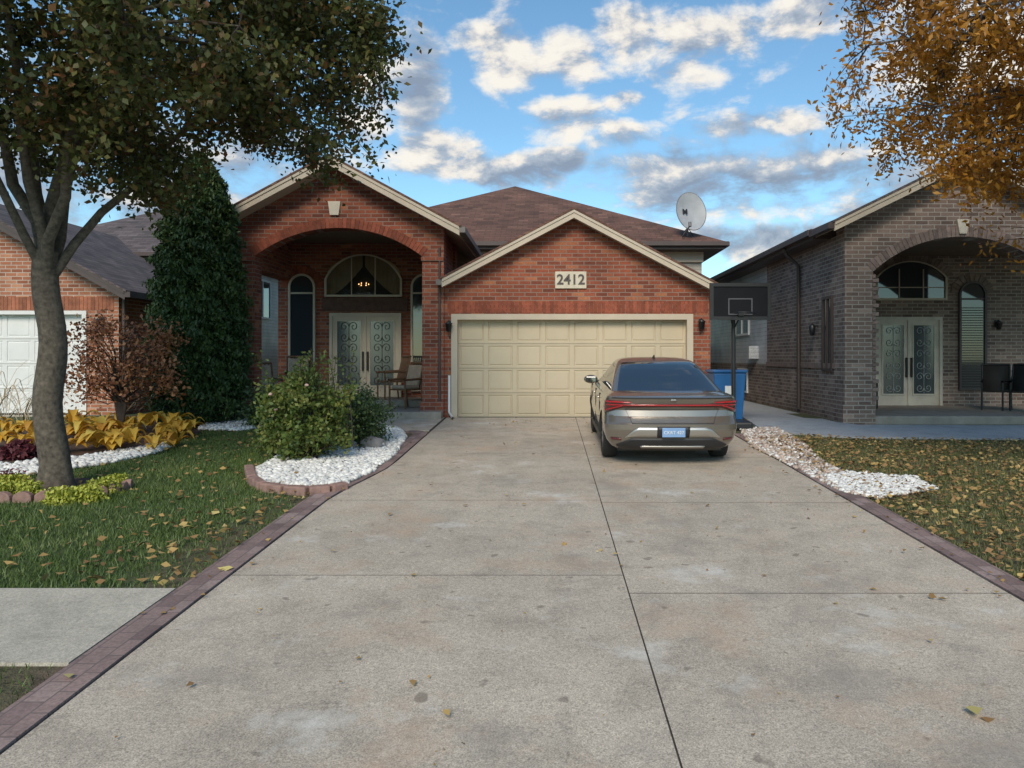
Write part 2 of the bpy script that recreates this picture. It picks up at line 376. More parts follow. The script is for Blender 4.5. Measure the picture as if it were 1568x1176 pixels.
# ---------------------------------------------------------------- building parts
def chevron(cx,az,sl,xl,xr,t):
    zl=az-sl*(cx-xl); zr=az-sl*(xr-cx)
    return [(xl,zl),(cx,az),(xr,zr),(xr,zr-t),(cx,az-t),(xl,zl-t)]
def gable(nm,cx,az,sl,xl,xr,y0,y1,par,roof,trim,gut,tt=.17):
    prism(nm+'_shingles',chevron(cx,az,sl,xl-.04,xr+.04,.045),y0-.03,y1,roof,par)
    c=chevron(cx,az-.047,sl,xl,xr,tt); prism(nm+'_bargeboard',c,y0,y0+.035,trim,par)
    c=chevron(cx,az-.047,sl,xl+.01,xr-.01,tt*.35); prism(nm+'_bargeboard_top',c,y0-.02,y0-.001,trim,par)
    c=chevron(cx,az-.05,sl,xl+.02,xr-.02,tt-.03); prism(nm+'_soffit',c,y0+.036,y1,trim,par)
    for s,x in ((-1,xl),(1,xr)):
        z=az-sl*abs(cx-x)
        box(nm+'_gutter_%s'%('l' if s<0 else 'r'),min(x,x+s*.12),max(x,x+s*.12),y0-.01,y1,z-.17,z-.05,gut,par)
def hip(nm,x0,x1,y0,y1,z,h,par,roof,trim):
    w=(x1-x0)/2; cx=(x0+x1)/2; ya=y0+w; yb=max(y1-w,ya+.01)
    v=[(x0,y0,z),(x1,y0,z),(x1,y1,z),(x0,y1,z),(cx,ya,z+h),(cx,yb,z+h)]
    o=mo(nm+'_shingles',v,[(0,1,4),(1,2,5,4),(2,3,5),(3,0,4,5)],roof,par)
    boxes(nm+'_fascia',[(x0+.03,x1-.03,y0+.03,y1-.03,z-.2,z-.004)],trim,par)
    boxes(nm+'_gutter',[(x0-.06,x1+.06,y0-.09,y0+.02,z-.12,z-.01),(x1-.02,x1+.1,y0+.021,y1,z-.12,z-.01)],trim,par)
def wall_open(nm,x0,x1,zb,cx,az,sl,opening,y0,y1,mat,par):
    pts=[(x0,zb)]+opening+[(x1,zb),(x1,az-sl*(x1-cx)),(cx,az),(x0,az-sl*(cx-x0))]
    prism(nm,pts,y0,y1,mat,par)
def soldiers(nm,x0,x1,z0,z1,y,mat,par,w=.083):
    n=int((x1-x0)/w); w=(x1-x0)/n
    boxes(nm,[(x0+i*w+.005,x0+(i+1)*w-.005,y-.008-random.random()*.004,y+.02,z0+.004,z1-.004) for i in range(n)],mat,par)
def voussoirs(nm,cx,hw,zs,rise,depth,y,mat,par,y1=None):
    r=(hw*hw+rise*rise)/(2*rise); a=math.asin(hw/r); zc=zs+rise-r; n=int(2*a*r/.085); v=[];f=[]
    y1=y1 or y+.03
    for i in range(n):
        d=depth if i%2 else depth*.93
        t0=-a+2*a*(i+.06)/n; t1=-a+2*a*(i+.94)/n; yy=y-.01-random.random()*.004; b=len(v)
        for Y in (yy,y1):
            for (rr,t) in ((r-.004,t0),(r-.004,t1),(r+d,t1),(r+d,t0)): v.append((cx+rr*math.sin(t),Y,zc+rr*math.cos(t)))
        f+=[tuple(b+q for q in F_) for F_ in BF]
    o=mo(nm,v,f,mat,par); recalc(o)
def window(nm,cx,hw,z0,zs,rise,y,par,frame,glass,fw=.06,bars=()):
    def outl(h,e):
        top=arch(cx,h,zs,rise*(h/hw)) if rise>0 else [(cx-h,zs+e),(cx+h,zs+e)]
        return [(cx+h,z0-e),(cx-h,z0-e)]+top
    prism(nm+'_glass',outl(hw,0),y-.03,y-.02,glass,par)
    ring(nm+'_frame',outl(hw+.001,0.001),outl(hw-fw,-fw),y-.07,y-.001,frame,par)
    for i,(x0,x1,b0,b1) in enumerate(bars): box(nm+'_bar_%d'%i,x0,x1,y-.055,y-.031,b0,b1,frame,par)
def lantern(nm,x,y,z,par):
    t=Tubes(8); t.add([(x,y,z),(x,y-.1,z+.08),(x,y-.12,z+.02)],[.012]*3); t.make(nm+'_arm',DARK,par)
    t=Tubes(6); t.add([(x,y-.12,z-.16),(x,y-.12,z-.15),(x,y-.12,z-.0),(x,y-.12,z+.01),(x,y-.12,z+.07)],[.01,.05,.075,.09,.01]); t.make(nm+'_lantern',DARK,par)
    box(nm+'_plate',x-.04,x+.04,y-.012,y-.001,z-.08,z+.08,DARK,par)
def scrolls(nm,x0,x1,z0,z1,y,par,mat):
    t=Tubes(5); cx=(x0+x1)/2; w=(x1-x0)/2*.8; rows=6; dz=(z1-z0)/rows
    for i in range(rows):
        zc=z0+(i+.5)*dz
        for s in (-1,1):
            pts=[]
            for k in range(26):
                a=k/25*math.pi*2.6; rr=w*.48*(1-k/30)
                pts.append((cx+s*(w*.5-rr*math.cos(a)*1.0),y,zc+(1 if i%2 else -1)*rr*math.sin(a)*1.1))
            t.add(pts,[.008]*len(pts))
    t.add([(cx,y,z0+.02),(cx,y,z1-.02)],[.007]*2)
    t.make(nm,mat,par)
def double_door(nm,x0,x1,z0,z1,y,par,frame,glass,scr):
    box(nm+'_panel',x0,x1,y-.045,y-.001,z0,z1,frame,par)
    ring(nm+'_casing',[(x0-.07,z0),(x0-.07,z1+.07),(x1+.07,z1+.07),(x1+.07,z0)],[(x0,z0),(x0,z1),(x1,z1),(x1,z0)],y-.09,y-.002,frame,par,False)
    m=(x0+x1)/2
    box(nm+'_astragal',m-.02,m+.02,y-.07,y-.046,z0,z1,frame,par)
    for k,(a,b) in enumerate(((x0,m),(m,x1))):
        gx0,gx1,g0,g1=a+.12,b-.12,z0+.28,z1-.13
        box(nm+'_glass_%d'%k,gx0,gx1,y-.05,y-.046,g0,g1,glass,par)
        ring(nm+'_stop_%d'%k,[(gx0-.03,g0-.03),(gx0-.03,g1+.03),(gx1+.03,g1+.03),(gx1+.03,g0-.03)],[(gx0,g0),(gx0,g1),(gx1,g1),(gx1,g0)],y-.065,y-.0455,frame,par)
        scrolls(nm+'_ironwork_%d'%k,gx0,gx1,g0,g1,y-.06,par,scr)
        hx=m+(-.06 if k==0 else .06); box(nm+'_handle_%d'%k,hx-.02,hx+.02,y-.12,y-.0455,(z0+z1)/2-.35,(z0+z1)/2+.12,DARK,par,.01)
def garage_door(nm,x0,x1,z0,z1,y,cols,rows,mat,par):
    bm=bmesh.new(); dx=(x1-x0)/cols; dz=(z1-z0)/rows
    vs=[[bm.verts.new((x0+i*dx,y,z0+j*dz)) for i in range(cols+1)] for j in range(rows+1)]
    fs=[bm.faces.new((vs[j][i],vs[j][i+1],vs[j+1][i+1],vs[j+1][i])) for j in range(rows) for i in range(cols)]
    bm.normal_update()
    bmesh.ops.inset_individual(bm,faces=fs,thickness=.065)
    bmesh.ops.inset_individual(bm,faces=fs,thickness=.018,depth=-.016)
    bmesh.ops.inset_individual(bm,faces=fs,thickness=.02)
    bmesh.ops.inset_individual(bm,faces=fs,thickness=.02,depth=.012)
    me=bpy.data.meshes.new(nm); bm.to_mesh(me); bm.free(); me.materials.append(mat)
    o=bpy.data.objects.new(nm,me); sc.collection.objects.link(o); o.parent=par
    boxes(nm+'_section_lines',[(x0,x1,y-.006,y-.002,z0+j*dz-.004,z0+j*dz+.004) for j in range(1,rows)],pm('door_seam',(.22,.17,.12),.6),par)
    boxes(nm+'_seal',[(x0,x1,y-.01,y+.02,z0-.05,z0+.012)],BLACKP,par)

# ---------------------------------------------------------------- main house
H=empty('brick_house')
wall_open('garage_front_wall',-2.21,3.43,-.25,.55,4.22,.525,[(-2.03,-.25),(-2.03,2.17),(3.02,2.17),(3.02,-.25)],16.3,16.55,RED,H)
boxes('garage_side_wall',[(3.18,3.43,16.551,21.6,-.1,2.75),(-2.21,-2.0,16.551,19.2,-.1,2.9)],RED,H)
gable('garage_roof',.53,4.40,.525,-2.22,3.66,15.98,23,H,ROOF,BEIGE,GUTTER)
garage_door('garage_door',-1.95,2.95,.0,2.10,16.46,8,4,DOORB,H)
boxes('garage_door_casing',[(-2.06,-1.93,16.27,16.5,-.02,2.2),(2.93,3.06,16.27,16.5,-.02,2.2),(-1.93,2.93,16.27,16.5,2.08,2.2)],BEIGE,H)
soldiers('garage_lintel',-2.15,3.38,2.22,2.47,16.3,REDV,H)
box('number_plaque',PX(850,16.3),PX(898,16.3),16.26,16.299,PZ(442,16.3),PZ(416,16.3),KEYST,H,.01)
def text(nm,s,size,loc,mat,par,rot=(math.pi/2,0,0),ext=.006,off=.006):
    c=bpy.data.curves.new(nm,'FONT'); c.body=s; c.size=size; c.extrude=ext; c.align_x='CENTER'; c.align_y='CENTER'; c.offset=off
    c.materials.append(mat); o=bpy.data.objects.new(nm,c); o.location=loc; o.rotation_euler=rot; sc.collection.objects.link(o); o.parent=par; return o
text('house_number','2412',.30,(PX(874,16.3),16.256,PZ(429,16.3)),BROWNT,H)
lantern('lamp_a',-2.1,16.3,1.98,H); lantern('lamp_b',3.22,16.3,2.02,H)
tube('conduit',[(-2.1,16.27,.9),(-2.1,16.27,.12),(-2.02,16.1,.03),(-1.98,15.9,.02)],.028,WHITE,H)
tube('downspout_main',[(-2.3,16.24,3.6),(-2.3,16.24,.2)],.025,BROWNT,H)
arcp=arch(-4.44,1.77,3.42,.60,28)
wall_open('porch_front_wall',-6.68,-2.212,-.1,-4.46,5.32,.538,[(-6.21,-.1)]+arcp+[(-2.67,-.1)],16.25,16.65,RED,H)
voussoirs('porch_arch_bricks',-4.44,1.77,3.42,.60,.2,16.25,REDV,H)
boxes('porch_imposts',[(-6.74,-6.19,16.21,16.68,3.32,3.40),(-2.69,-2.215,16.21,16.68,3.32,3.40)],RED,H)
boxes('porch_plinths',[(-6.72,-6.17,16.21,16.69,-.1,.35),(-2.71,-2.215,16.21,16.69,-.1,.35)],RED,H)
prism('keystone',[(PX(502,16.2),PZ(308,16.2)),(PX(505,16.2),PZ(329,16.2)),(PX(518,16.2),PZ(329,16.2)),(PX(521,16.2),PZ(308,16.2))],16.2,16.249,KEYST,H)
gable('porch_roof',-4.52,5.46,.538,-7.2,-1.83,15.78,22,H,ROOF,BEIGE,GUTTER,.18)
boxes('porch_side_beam',[(-6.68,-6.35,16.651,19.0,3.2,4.1),(-2.66,-2.36,16.651,19.0,-.1,4.1)],RED,H)
box('porch_ceiling',-6.34,-2.67,16.651,19.0,4.1,4.2,CEIL,H)
box('entry_wall',-6.68,-2.3,19.0,19.3,-.1,4.11,RED,H)
box('porch_slab',-6.75,-2.22,15.9,18.99,-.2,.15,PORCHC,H,.02)
box('entry_step',-6.3,-2.7,17.6,18.98,.149,.30,PORCHC,H,.015)
BROWND=pm('entry_brick_dark',(.1,.05,.035),.8,0,.3,8)
y=18.995
double_door('front_door',PX(510,19),PX(611,19),.31,PZ(484,19),y,H,BEIGE,GLD,pm('ironwork',(.03,.03,.03),.4))
cx=PX(558,19); hw=PX(617,19)-cx
prism('transom_backing',[(cx+hw-.02,PZ(455,19)+.02),(cx-hw+.02,PZ(455,19)+.02)]+arch(cx,hw-.02,PZ(428,19),PZ(390,19)-PZ(428,19)-.02),18.97,18.999,INTER,H)
def curtain(nm,x0,x1,z1,z0a,z0b,yy):
    v=[];f=[];n=60
    for i in range(n+1):
        t=i/n; x=x0+(x1-x0)*t; yw=yy+.010*math.sin(t*50); zb=z0a+(z0b-z0a)*t**1.5
        v+=[(x,yw,zb),(x,yw,z1(x))]
    for i in range(n): f.append((2*i,2*i+2,2*i+3,2*i+1))
    mo(nm,v,f,CURT,H,True)
zb=PZ(455,19); zs=PZ(428,19); rz=PZ(390,19)-zs
def zt(x): 
    q=min(1,abs(x-cx)/hw); return zs+rz*math.sqrt(max(0,1-q*q))*.95
curtain('curtain_left',cx-hw+.05,cx-.03,zt,zb,zs+rz*.5,18.95); curtain('curtain_right',cx+hw-.05,cx+.03,zt,zb,zs+rz*.5,18.95)
for i in range(6):
    a=i*math.pi/3; t=Tubes(6); p=(cx+.12*math.cos(a),18.93+.01*math.sin(a),zb+.30+.03*math.sin(a)); t.add([p,(p[0],p[1],p[2]+.03)],[.010,.005]); t.make('chandelier_bulb_%d'%i,WARM,H)
window('transom_window',cx,hw,zb,zs,rz,18.93,H,BEIGE,GLT,.05,[(cx-.3,cx-.28,zb,zs+rz*.85),(cx+.28,cx+.3,zb,zs+rz*.85)])
boxes('door_header',[(PX(495,19),PX(625,19),18.93,18.999,PZ(478,19)+.03,PZ(456,19))],BROWND,H)
window('sidelight_window_left',PX(463,19),.33,.45,PZ(440,19),.33,y,H,BEIGE,GL,.05,[(PX(463,19)-.3,PX(463,19)+.3,PZ(449,19)-.02,PZ(449,19)+.02)])
window('sidelight_window_right',PX(650,19),.33,.45,PZ(440,19),.33,y,H,BEIGE,GL,.05,[(PX(650,19)-.3,PX(650,19)+.3,PZ(449,19)-.02,PZ(449,19)+.02)])
voussoirs('sidelight_arch_bricks',PX(463,19),.34,PZ(440,19),.335,.2,18.99,REDV,H)
boxes('rear_walls',[(-6.68,4.3,21.6,32,-.1,4.25)],[SIDEB],H)
boxes('side_wall_left',[(-6.68,-6.45,19.31,21.6,-.1,4.2)],RED,H)
box('rear_frieze',-6.7,4.33,21.5,21.599,3.95,4.24,BEIGE,H)
hip('main_roof',-7.2,4.85,21.0,33,4.45,2.85,H,ROOF,BROWNT)
window('upper_window',-1.75,.35,3.3,3.95,0,21.598,H,WHITE,GL)
tb=Tubes(8); tb.add([(-3.2,25.5,6.6),(-3.2,25.5,7.2)],[.05,.05]); tb.make('vent_pipe',BLACKP,H) if False else None

# ---------------------------------------------------------------- right neighbour
N=empty('brick_house')
nf=15.2
arc2=arch(8.17,1.76,2.98,.69,28)
wall_open('porch_front_wall',5.85,10.5,-.2,8.17,5.08,.49,[(6.41,-.2)]+arc2+[(9.93,-.2)],nf,nf+.45,GREY,N)
voussoirs('arch_bricks',8.17,1.76,2.98,.69,.2,nf,GREYV,N)
box('column_plinth',5.80,6.44,nf-.05,nf+.5,-.2,.35,GREY,N)
boxes('jamb_quoins',[(6.40,6.52 if i%2 else 6.46,nf-.012,nf+.2,.36+i*.083,.36+i*.083+.07) for i in range(31)],GREYV,N)
prism('keystone',[(8.10,3.72),(8.05,4.0),(8.29,4.0),(8.24,3.72)],nf-.05,nf-.001,KEYST,N)
gable('porch_roof',8.17,5.24,.49,5.50,13.2,14.8,15.9,N,ROOFG,BEIGE,BROWNT,.17)
boxes('side_wall',[(5.85,6.1,nf+.451,20.6,-.1,3.75),(5.85,6.1,20.601,28,-.1,1.1)],GREY,N)
box('side_siding',5.87,6.1,20.602,28,1.101,3.75,SIDE,N)
box('belt_course',5.82,5.849,15.7,20.6,1.05,1.16,GREYV,N)
box('porch_ceiling',6.101,13,nf+.451,18.5,3.72,3.8,CEIL,N)
box('entry_wall',6.101,13,18.5,18.8,-.1,4,GREY,N)
box('porch_slab',5.9,13,15.16,18.49,-.3,.12,PORCHC,N,.02)
double_door('front_door',PX(1343,18.5),PX(1436,18.5),.13,PZ(490,18.5),18.495,N,pm('cream_door',(.55,.5,.42),.5),GLD,pm('leaded_scroll',(.4,.42,.42),.4))
cx2=PX(1394,18.5); window('transom_window',cx2,.86,PZ(460,18.5),PZ(425,18.5),PZ(400,18.5)-PZ(425,18.5),18.495,N,BEIGE,GL,.05,[(cx2-.3,cx2-.28,2.66,3.4),(cx2+.28,cx2+.3,2.66,3.4),(cx2-.8,cx2+.8,2.95,2.97)])
window('tall_window',PX(1488,18.5),.33,.5,PZ(450,18.5),.3,18.495,N,BROWNT,GL,.05,[(PX(1488,18.5)-.3,PX(1488,18.5)+.3,PZ(458,18.5)-.02,PZ(458,18.5)+.02)])
boxes('tall_window_blinds',[(PX(1488,18.5)-.27,PX(1488,18.5)+.27,18.44,18.46,.6+i*.06,.62+i*.06) for i in range(32)],pm('blind',(.06,.055,.05),.6),N)
voussoirs('window_arch_bricks',PX(1488,18.5),.34,PZ(450,18.5),.3,.2,18.49,GREYV,N)
voussoirs('transom_arch_bricks',cx2,.87,PZ(425,18.5),PZ(400,18.5)-PZ(425,18.5),.2,18.49,GREYV,N)
lantern('lamp_porch',PX(1525,18.5),18.5,2.1,N)
hip('rear_roof',5.45,15.5,15.9,29,3.93,2.3,N,ROOFG,BROWNT)
box('side_gutter',5.36,5.48,15.91,28.9,3.80,3.92,BROWNT,N)
tube('downspout',[(5.45,17.8,3.8),(5.5,17.8,3.65),(5.78,17.8,3.4),(5.79,17.8,.1)],.045,BROWNT,N,6)
def sidewin(nm,x,y0,y1,z0,z1,par,fr,gl,s=-1):
    box(nm+'_glass',min(x,x+s*.02),max(x,x+s*.02),y0,y1,z0,z1,gl,par)
    a,b=sorted((x+s*.001,x+s*.05)); w=.06
    boxes(nm+'_frame',[(a,b,y0-w,y0,z0-w,z1+w),(a,b,y1,y1+w,z0-w,z1+w),(a,b,y0,y1,z0-w,z0),(a,b,y0,y1,z1,z1+w),(a,b,(y0+y1)/2-.02,(y0+y1)/2+.02,z0,z1)],fr,par)
sidewin('side_window',5.85,15.85,16.3,1.05,2.5,N,BROWNT,GL)
sidewin('basement_window',5.85,22.6,23.6,.3,.9,N,WHITE,GL)
sidewin('siding_window',5.87,22.5,24,2.0,3.0,N,WHITE,GL)
t=Tubes(6); t.add([(5.72,16.7,1.75),(5.72,16.7,1.77),(5.72,16.7,1.95),(5.72,16.7,2.02)],[.01,.05,.08,.01]); t.make('side_lamp',DARK,N)
box('side_lamp_arm',5.72,5.849,16.68,16.72,1.95,1.98,DARK,N)
boxes('meter_box',[(5.6,5.869,21.5,22,1.25,1.6)],SIDE,N)

# ---------------------------------------------------------------- left neighbour
Q=empty('brick_house')
lf=17.0
wall_open('front_wall',-16.5,-9.5,-.1,-13.0,4.72,.56,[(-15.2,-.1),(-15.2,2.3),(-10.22,2.3),(-10.22,-.1)],lf,lf+.25,ORG,Q)
gable('roof_front',-13.0,4.92,.56,-16.9,-9.12,16.55,24,Q,ROOFG,BROWNT,BROWNT,.18)
soldiers('garage_lintel',-15.3,-9.6,2.32,2.62,lf,ORGV,Q)
garage_door('garage_door',-15.15,-10.27,.03,2.25,17.12,8,4,WHITE,Q)
boxes('garage_casing',[(-10.3,-10.2,16.97,17.2,-.02,2.31),(-15.25,-10.3,16.97,17.2,2.23,2.31)],WHITE,Q)
box('side_wall',-9.75,-9.5,17.251,22.5,-.1,2.75,ORG,Q)
lantern('lamp',-9.85,lf,2.1,Q)
tube('downspout',[(-9.44,17.1,2.7),(-9.44,17.1,.1)],.045,BROWNT,Q,6)
box('rear_body',-16,-9.3,22.5,33,-.1,4.2,SIDE,Q)
hip('rear_roof',-16.5,-8.85,22.0,33.5,4.3,2.0,Q,ROOFG,BROWNT)
sidewin('rear_window',-9.3,24.3,25.6,2.6,3.75,Q,WHITE,GL,1)
gpoly('neighbour_driveway',[(-15.4,16.95),(-15.4,-6.5),(-10.8,-6.5),(-10.1,16.95)],.012,CONC2)
fn=empty('wooden_fence')
boxes('pickets',[(x,x+.13,30,30.03,0,1.8) for x in np.arange(-9.2,-6.9,.15)]+[(x,x+.13,30,30.03,0,1.8) for x in np.arange(4.4,5.8,.15)],WOOD,fn)
boxes('rails',[(-9.25,-6.8,30.031,30.08,.4,.5),(-9.25,-6.8,30.031,30.08,1.4,1.5)],WOOD,fn)

# ---------------------------------------------------------------- satellite dish
D=empty('satellite_dish')
dy=21.3; dx=PX(1057,dy); dzc=PZ(325,dy)
v=[];f=[]; rings=8; seg=40
for side in (0,1):
    for i in range(rings+1):
        for j in range(seg):
            r=i/rings; a=2*math.pi*j/seg; v.append((.43*r*math.cos(a),.10*(1-r*r)+side*.02-.08,.56*r*math.sin(a)))
    b=side*(rings+1)*seg
    for i in range(rings):
        for j in range(seg): f.append((b+i*seg+j,b+i*seg+(j+1)%seg,b+(i+1)*seg+(j+1)%seg,b+(i+1)*seg+j))
o=mo('reflector',v,f,DISHM,D,True); o.location=(dx,dy,dzc); o.rotation_euler=(math.radians(-14),0,math.radians(12))
rm=Tubes(6); rm.add([(.43*math.cos(a),-.07,.56*math.sin(a)) for a in np.linspace(0,2*math.pi,41)],[.012]*41); o2=rm.make('rim',GUTTER,D); o2.location=o.location; o2.rotation_euler=o.rotation_euler
text('dish_logo','M',.2,(dx-.16,dy-.09,dzc),DARK,D,(math.radians(76),0,math.radians(12)))
t=Tubes(6)
t.add([(dx,dy+.06,dzc-.05),(dx-.05,dy+.15,dzc-.45),(dx-.05,dy+.15,4.5)],[.03]*3)
t.add([(dx-.05,dy+.12,dzc-.4),(dx-.25,dy-.2,dzc-.72),(dx-.1,dy-.5,dzc-.45)],[.018]*3)
t.add([(dx-.3,dy+.3,4.6),(dx-.05,dy+.15,dzc-.4),(dx+.25,dy+.35,4.6)],[.015]*3)
t.add([(dx-.1,dy-.5,dzc-.48),(dx-.1,dy-.48,dzc-.36)],[.045,.045]); t.make('mast_and_arm',GUTTER,D)

# ---------------------------------------------------------------- basketball hoop
B=empty('basketball_hoop'); by=14.3; bx=PX(1123,by); g0=gz(by)
t=Tubes(10); t.add([(bx,by,g0+.1),(bx,by,PZ(486,by))],[.04,.04]); t.add([(bx,by,PZ(486,by)),(bx,by-.02,PZ(445,by))],[.04,.03])
for s in (-.16,.16): t.add([(bx,by,PZ(505,by)),(bx+s,by-.25,PZ(470,by))],[.015,.015])
t.make('pole',DARK,B)
x0,x1,z0,z1=PX(1083,by),PX(1172,by),PZ(490,by),PZ(437,by)
box('backboard',x0,x1,by-.30,by-.26,z0,z1,pm('dark_board',(.008,.009,.012),.6,spec=.15),B,.01)
w=.05
ring('board_frame',[(x0-.015,z0-.015),(x0-.015,z1+.015),(x1+.015,z1+.015),(x1+.015,z0-.015)],[(x0+w,z0+w),(x0+w,z1-w),(x1-w,z1-w),(x1-w,z0+w)],by-.32,by-.255,DARK,B)
mx=(x0+x1)/2; ring('target_square',[(mx-.22,z0+.08),(mx-.22,z0+.38),(mx+.22,z0+.38),(mx+.22,z0+.08)],[(mx-.2,z0+.1),(mx-.2,z0+.36),(mx+.2,z0+.36),(mx+.2,z0+.1)],by-.306,by-.301,pm('board_line',(.09,.09,.1),.4),B)
tube('rim',[(mx+.21*math.cos(a),by-.56+.21*math.sin(a),z0+.1) for a in np.linspace(0,2*math.pi,24)],.01,DARK,B,6)
box('rim_bracket',mx-.05,mx+.05,by-.37,by-.321,z0+.06,z0+.14,DARK,B)
box('base',bx-.35,bx+.35,by-.1,by+.7,g0+.01,g0+.16,DARK,B,.04)
K=empty('recycling_bin'); kx0,kx1=PX(1088,15.4),PX(1137,15.4); ky=15.1; zt_=PZ(566,15.4)
v=[(kx0+.06,ky+.06,gz(ky)+.04),(kx1-.06,ky+.06,gz(ky)+.04),(kx1-.06,ky+.6,gz(ky)+.04),(kx0+.06,ky+.6,gz(ky)+.04),(kx0,ky,zt_-.06),(kx1,ky,zt_-.06),(kx1,ky+.7,zt_-.06),(kx0,ky+.7,zt_-.06)]
o=mo('body',v,BF,BLUEB,K); md=o.modifiers.new('b','BEVEL'); md.width=.03; md.segments=3
box('lid',kx0-.02,kx1+.02,ky-.03,ky+.75,zt_-.058,zt_,BLUEB,K,.02)
box('label',(kx0+kx1)/2-.1,(kx0+kx1)/2+.1,ky-.012,ky+.02,.5,.72,WHITE,K)
for s in (kx0,kx1): tube('wheel',[(s,ky+.62,gz(ky)+.12),(s+.04,ky+.62,gz(ky)+.12)],.11,BLACKP,K,14)

# ---------------------------------------------------------------- chairs
def chair(x,y,z,rot,mat,cush=None,sling=False):
    c=empty('patio_chair',(x,y,z)); c.rotation_euler=(0,0,rot)
    def t_(nm,pts,r): return tube(nm,pts,r,mat,c,8)
    for i,(a,b) in enumerate(((-.27,-.25),(.27,-.25))): t_('leg_%d'%i,[(a,b,0),(a,b,.62)],.02)
    for i,(a,b) in enumerate(((-.27,.22),(.27,.22))): t_('back_leg_%d'%i,[(a,b+.04,0),(a,b,.42),(a,b+.15,1.0)],.02)
    for i,a in enumerate((-.27,.27)): t_('arm_%d'%i,[(a,-.28,.63),(a,.3,.66)],.025)
    if sling:
        v=[];P=[(-.27,.44),(-.05,.41),(.18,.41),(.24,.47),(.30,.75),(.37,1.02)]
        for (b,h) in P: v+=[(-.255,b,h),(.255,b,h)]
        o=mo('sling',v,[(2*i,2*i+1,2*i+3,2*i+2) for i in range(5)],pm('sling_fabric',(.03,.028,.026),.8),c,True); m=o.modifiers.new('s','SOLIDIFY'); m.thickness=.015
    else:
        boxes('seat',[(-.26,.26,-.27+i*.1,-.19+i*.1,.40,.43) for i in range(5)],mat,c)
        for i in range(6):
            a=-.21+i*.084; t_('slat_%d'%i,[(a,.23,.43),(a,.37,.98)],.016)
    t_('top_rail',[(-.27,.37,1.0),(.27,.37,1.0)],.025)
    if cush:
        box('cushion',-.23,.23,-.24,.2,.431,.51,cush,c,.03)
        o=box('back_cushion',-.22,.22,-.05,.03,-.24,.24,cush,c,.03); o.location=(0,.24,.72); o.rotation_euler=(math.radians(-14),0,0)
    return c
chair(PX(622,17.2),17.2,.15,math.radians(-40),WOOD,CUSH)
chair(PX(597,17.9),18.1,.30,math.radians(-60),WOOD)
chair(PX(406,17.0),17.0,.15,math.radians(40),WOOD,CUSH)
chair(PX(455,17.9),18.0,.30,math.radians(15),WOOD,CUSH)
chair(PX(1525,17.0),17.0,.12,math.radians(-30),DARK,None,True)
chair(PX(1572,16.4),16.6,.12,math.radians(-50),DARK,None,True)
chair(PX(1345,16.6),17.6,.12,math.radians(20),DARK,None,True)

# ---------------------------------------------------------------- car
C=empty('parked_car')
LB=[(.20,.20,4.45,.74),(.26,.10,4.56,.82),(.34,.06,4.62,.875),(.40,.04,4.64,.895),(.50,.0,4.65,.91),(.575,.0,4.65,.914),(.60,.03,4.64,.912),(.68,.10,4.6,.905),(.76,.12,4.52,.905),(.80,.10,4.46,.91),(.87,.05,4.30,.905),(.925,.01,4.12,.885),(.945,.0,4.02,.87),(.955,.03,3.95,.855),(.965,.12,3.85,.83),(.985,.30,3.70,.78),(.995,.5,3.6,.70)]
GB=[(.955,.42,3.80,.80),(.985,.52,3.64,.785),(1.02,.63,3.50,.768),(1.10,.87,3.25,.732),(1.18,1.10,3.03,.695),(1.26,1.34,2.84,.655),(1.32,1.54,2.71,.62),(1.36,1.72,2.60,.58),(1.385,1.90,2.52,.525),(1.402,2.05,2.43,.41),(1.41,2.2,2.34,.2)]
def lay(T,z):
    if z<T[0][0]: return T[0]
    for a,b in zip(T[:-1],T[1:]):
        if z<=b[0]+1e-9:
            t=(z-a[0])/(b[0]-a[0]); return tuple(a[i]+(b[i]-a[i])*t for i in range(4))
    return T[-1]
def loop(yr,yf,hw,D=.34,Df=.7,q=3.0,nr=56,ns=30,nf_=36):
    pts=[]; D=min(D,(yf-yr)*.45); Df=min(Df,(yf-yr)*.45)
    for i in range(nr):
        t=-math.pi/2+math.pi*i/(nr-1); s=math.sin(t); c=abs(math.cos(t))
        pts.append((hw*math.copysign(abs(s)**(2/q),s), yr+D*(1-c**(2/q))))
    for i in range(1,ns): pts.append((hw,yr+D+(yf-Df-yr-D)*i/ns))
    for i in range(nf_):
        t=math.pi/2-math.pi*i/(nf_-1); s=math.sin(t); c=abs(math.cos(t))
        pts.append((hw*math.copysign(abs(s)**(2/q),s), yf-Df*(1-c**(2/q))))
    for i in range(1,ns): pts.append((-hw,yf-Df-(yf-Df-yr-D)*i/ns))
    return pts
def loft(nm,T,mats,fm,ang=32,**kw):
    zs_=[]
    for a,b in zip(T[:-1],T[1:]):
        n=max(1,int(math.ceil((b[0]-a[0])/.02))); zs_+=[a[0]+(b[0]-a[0])*i/n for i in range(n)]
    zs_.append(T[-1][0]); v=[];f=[];k=0
    for z in zs_:
        z_,yr,yf,hw=lay(T,z); lp=loop(yr,yf,hw,**kw); k=len(lp); v+=[(x,y,z) for x,y in lp]
    m=len(zs_)
    for i in range(m-1):
        for j in range(k): f.append((i*k+j,i*k+(j+1)%k,(i+1)*k+(j+1)%k,(i+1)*k+j))
    f.append(tuple(range(k-1,-1,-1))); f.append(tuple((m-1)*k+j for j in range(k)))
    o=mo(nm,v,f,mats,C,True,ang); recalc(o)
    for p in o.data.polygons: p.material_index=fm(p.center,p)
    return o
body=loft('body',LB,[PAINT,BLACKP],lambda c,p:1 if c.z<.23 else 0,26)
cyls=[]
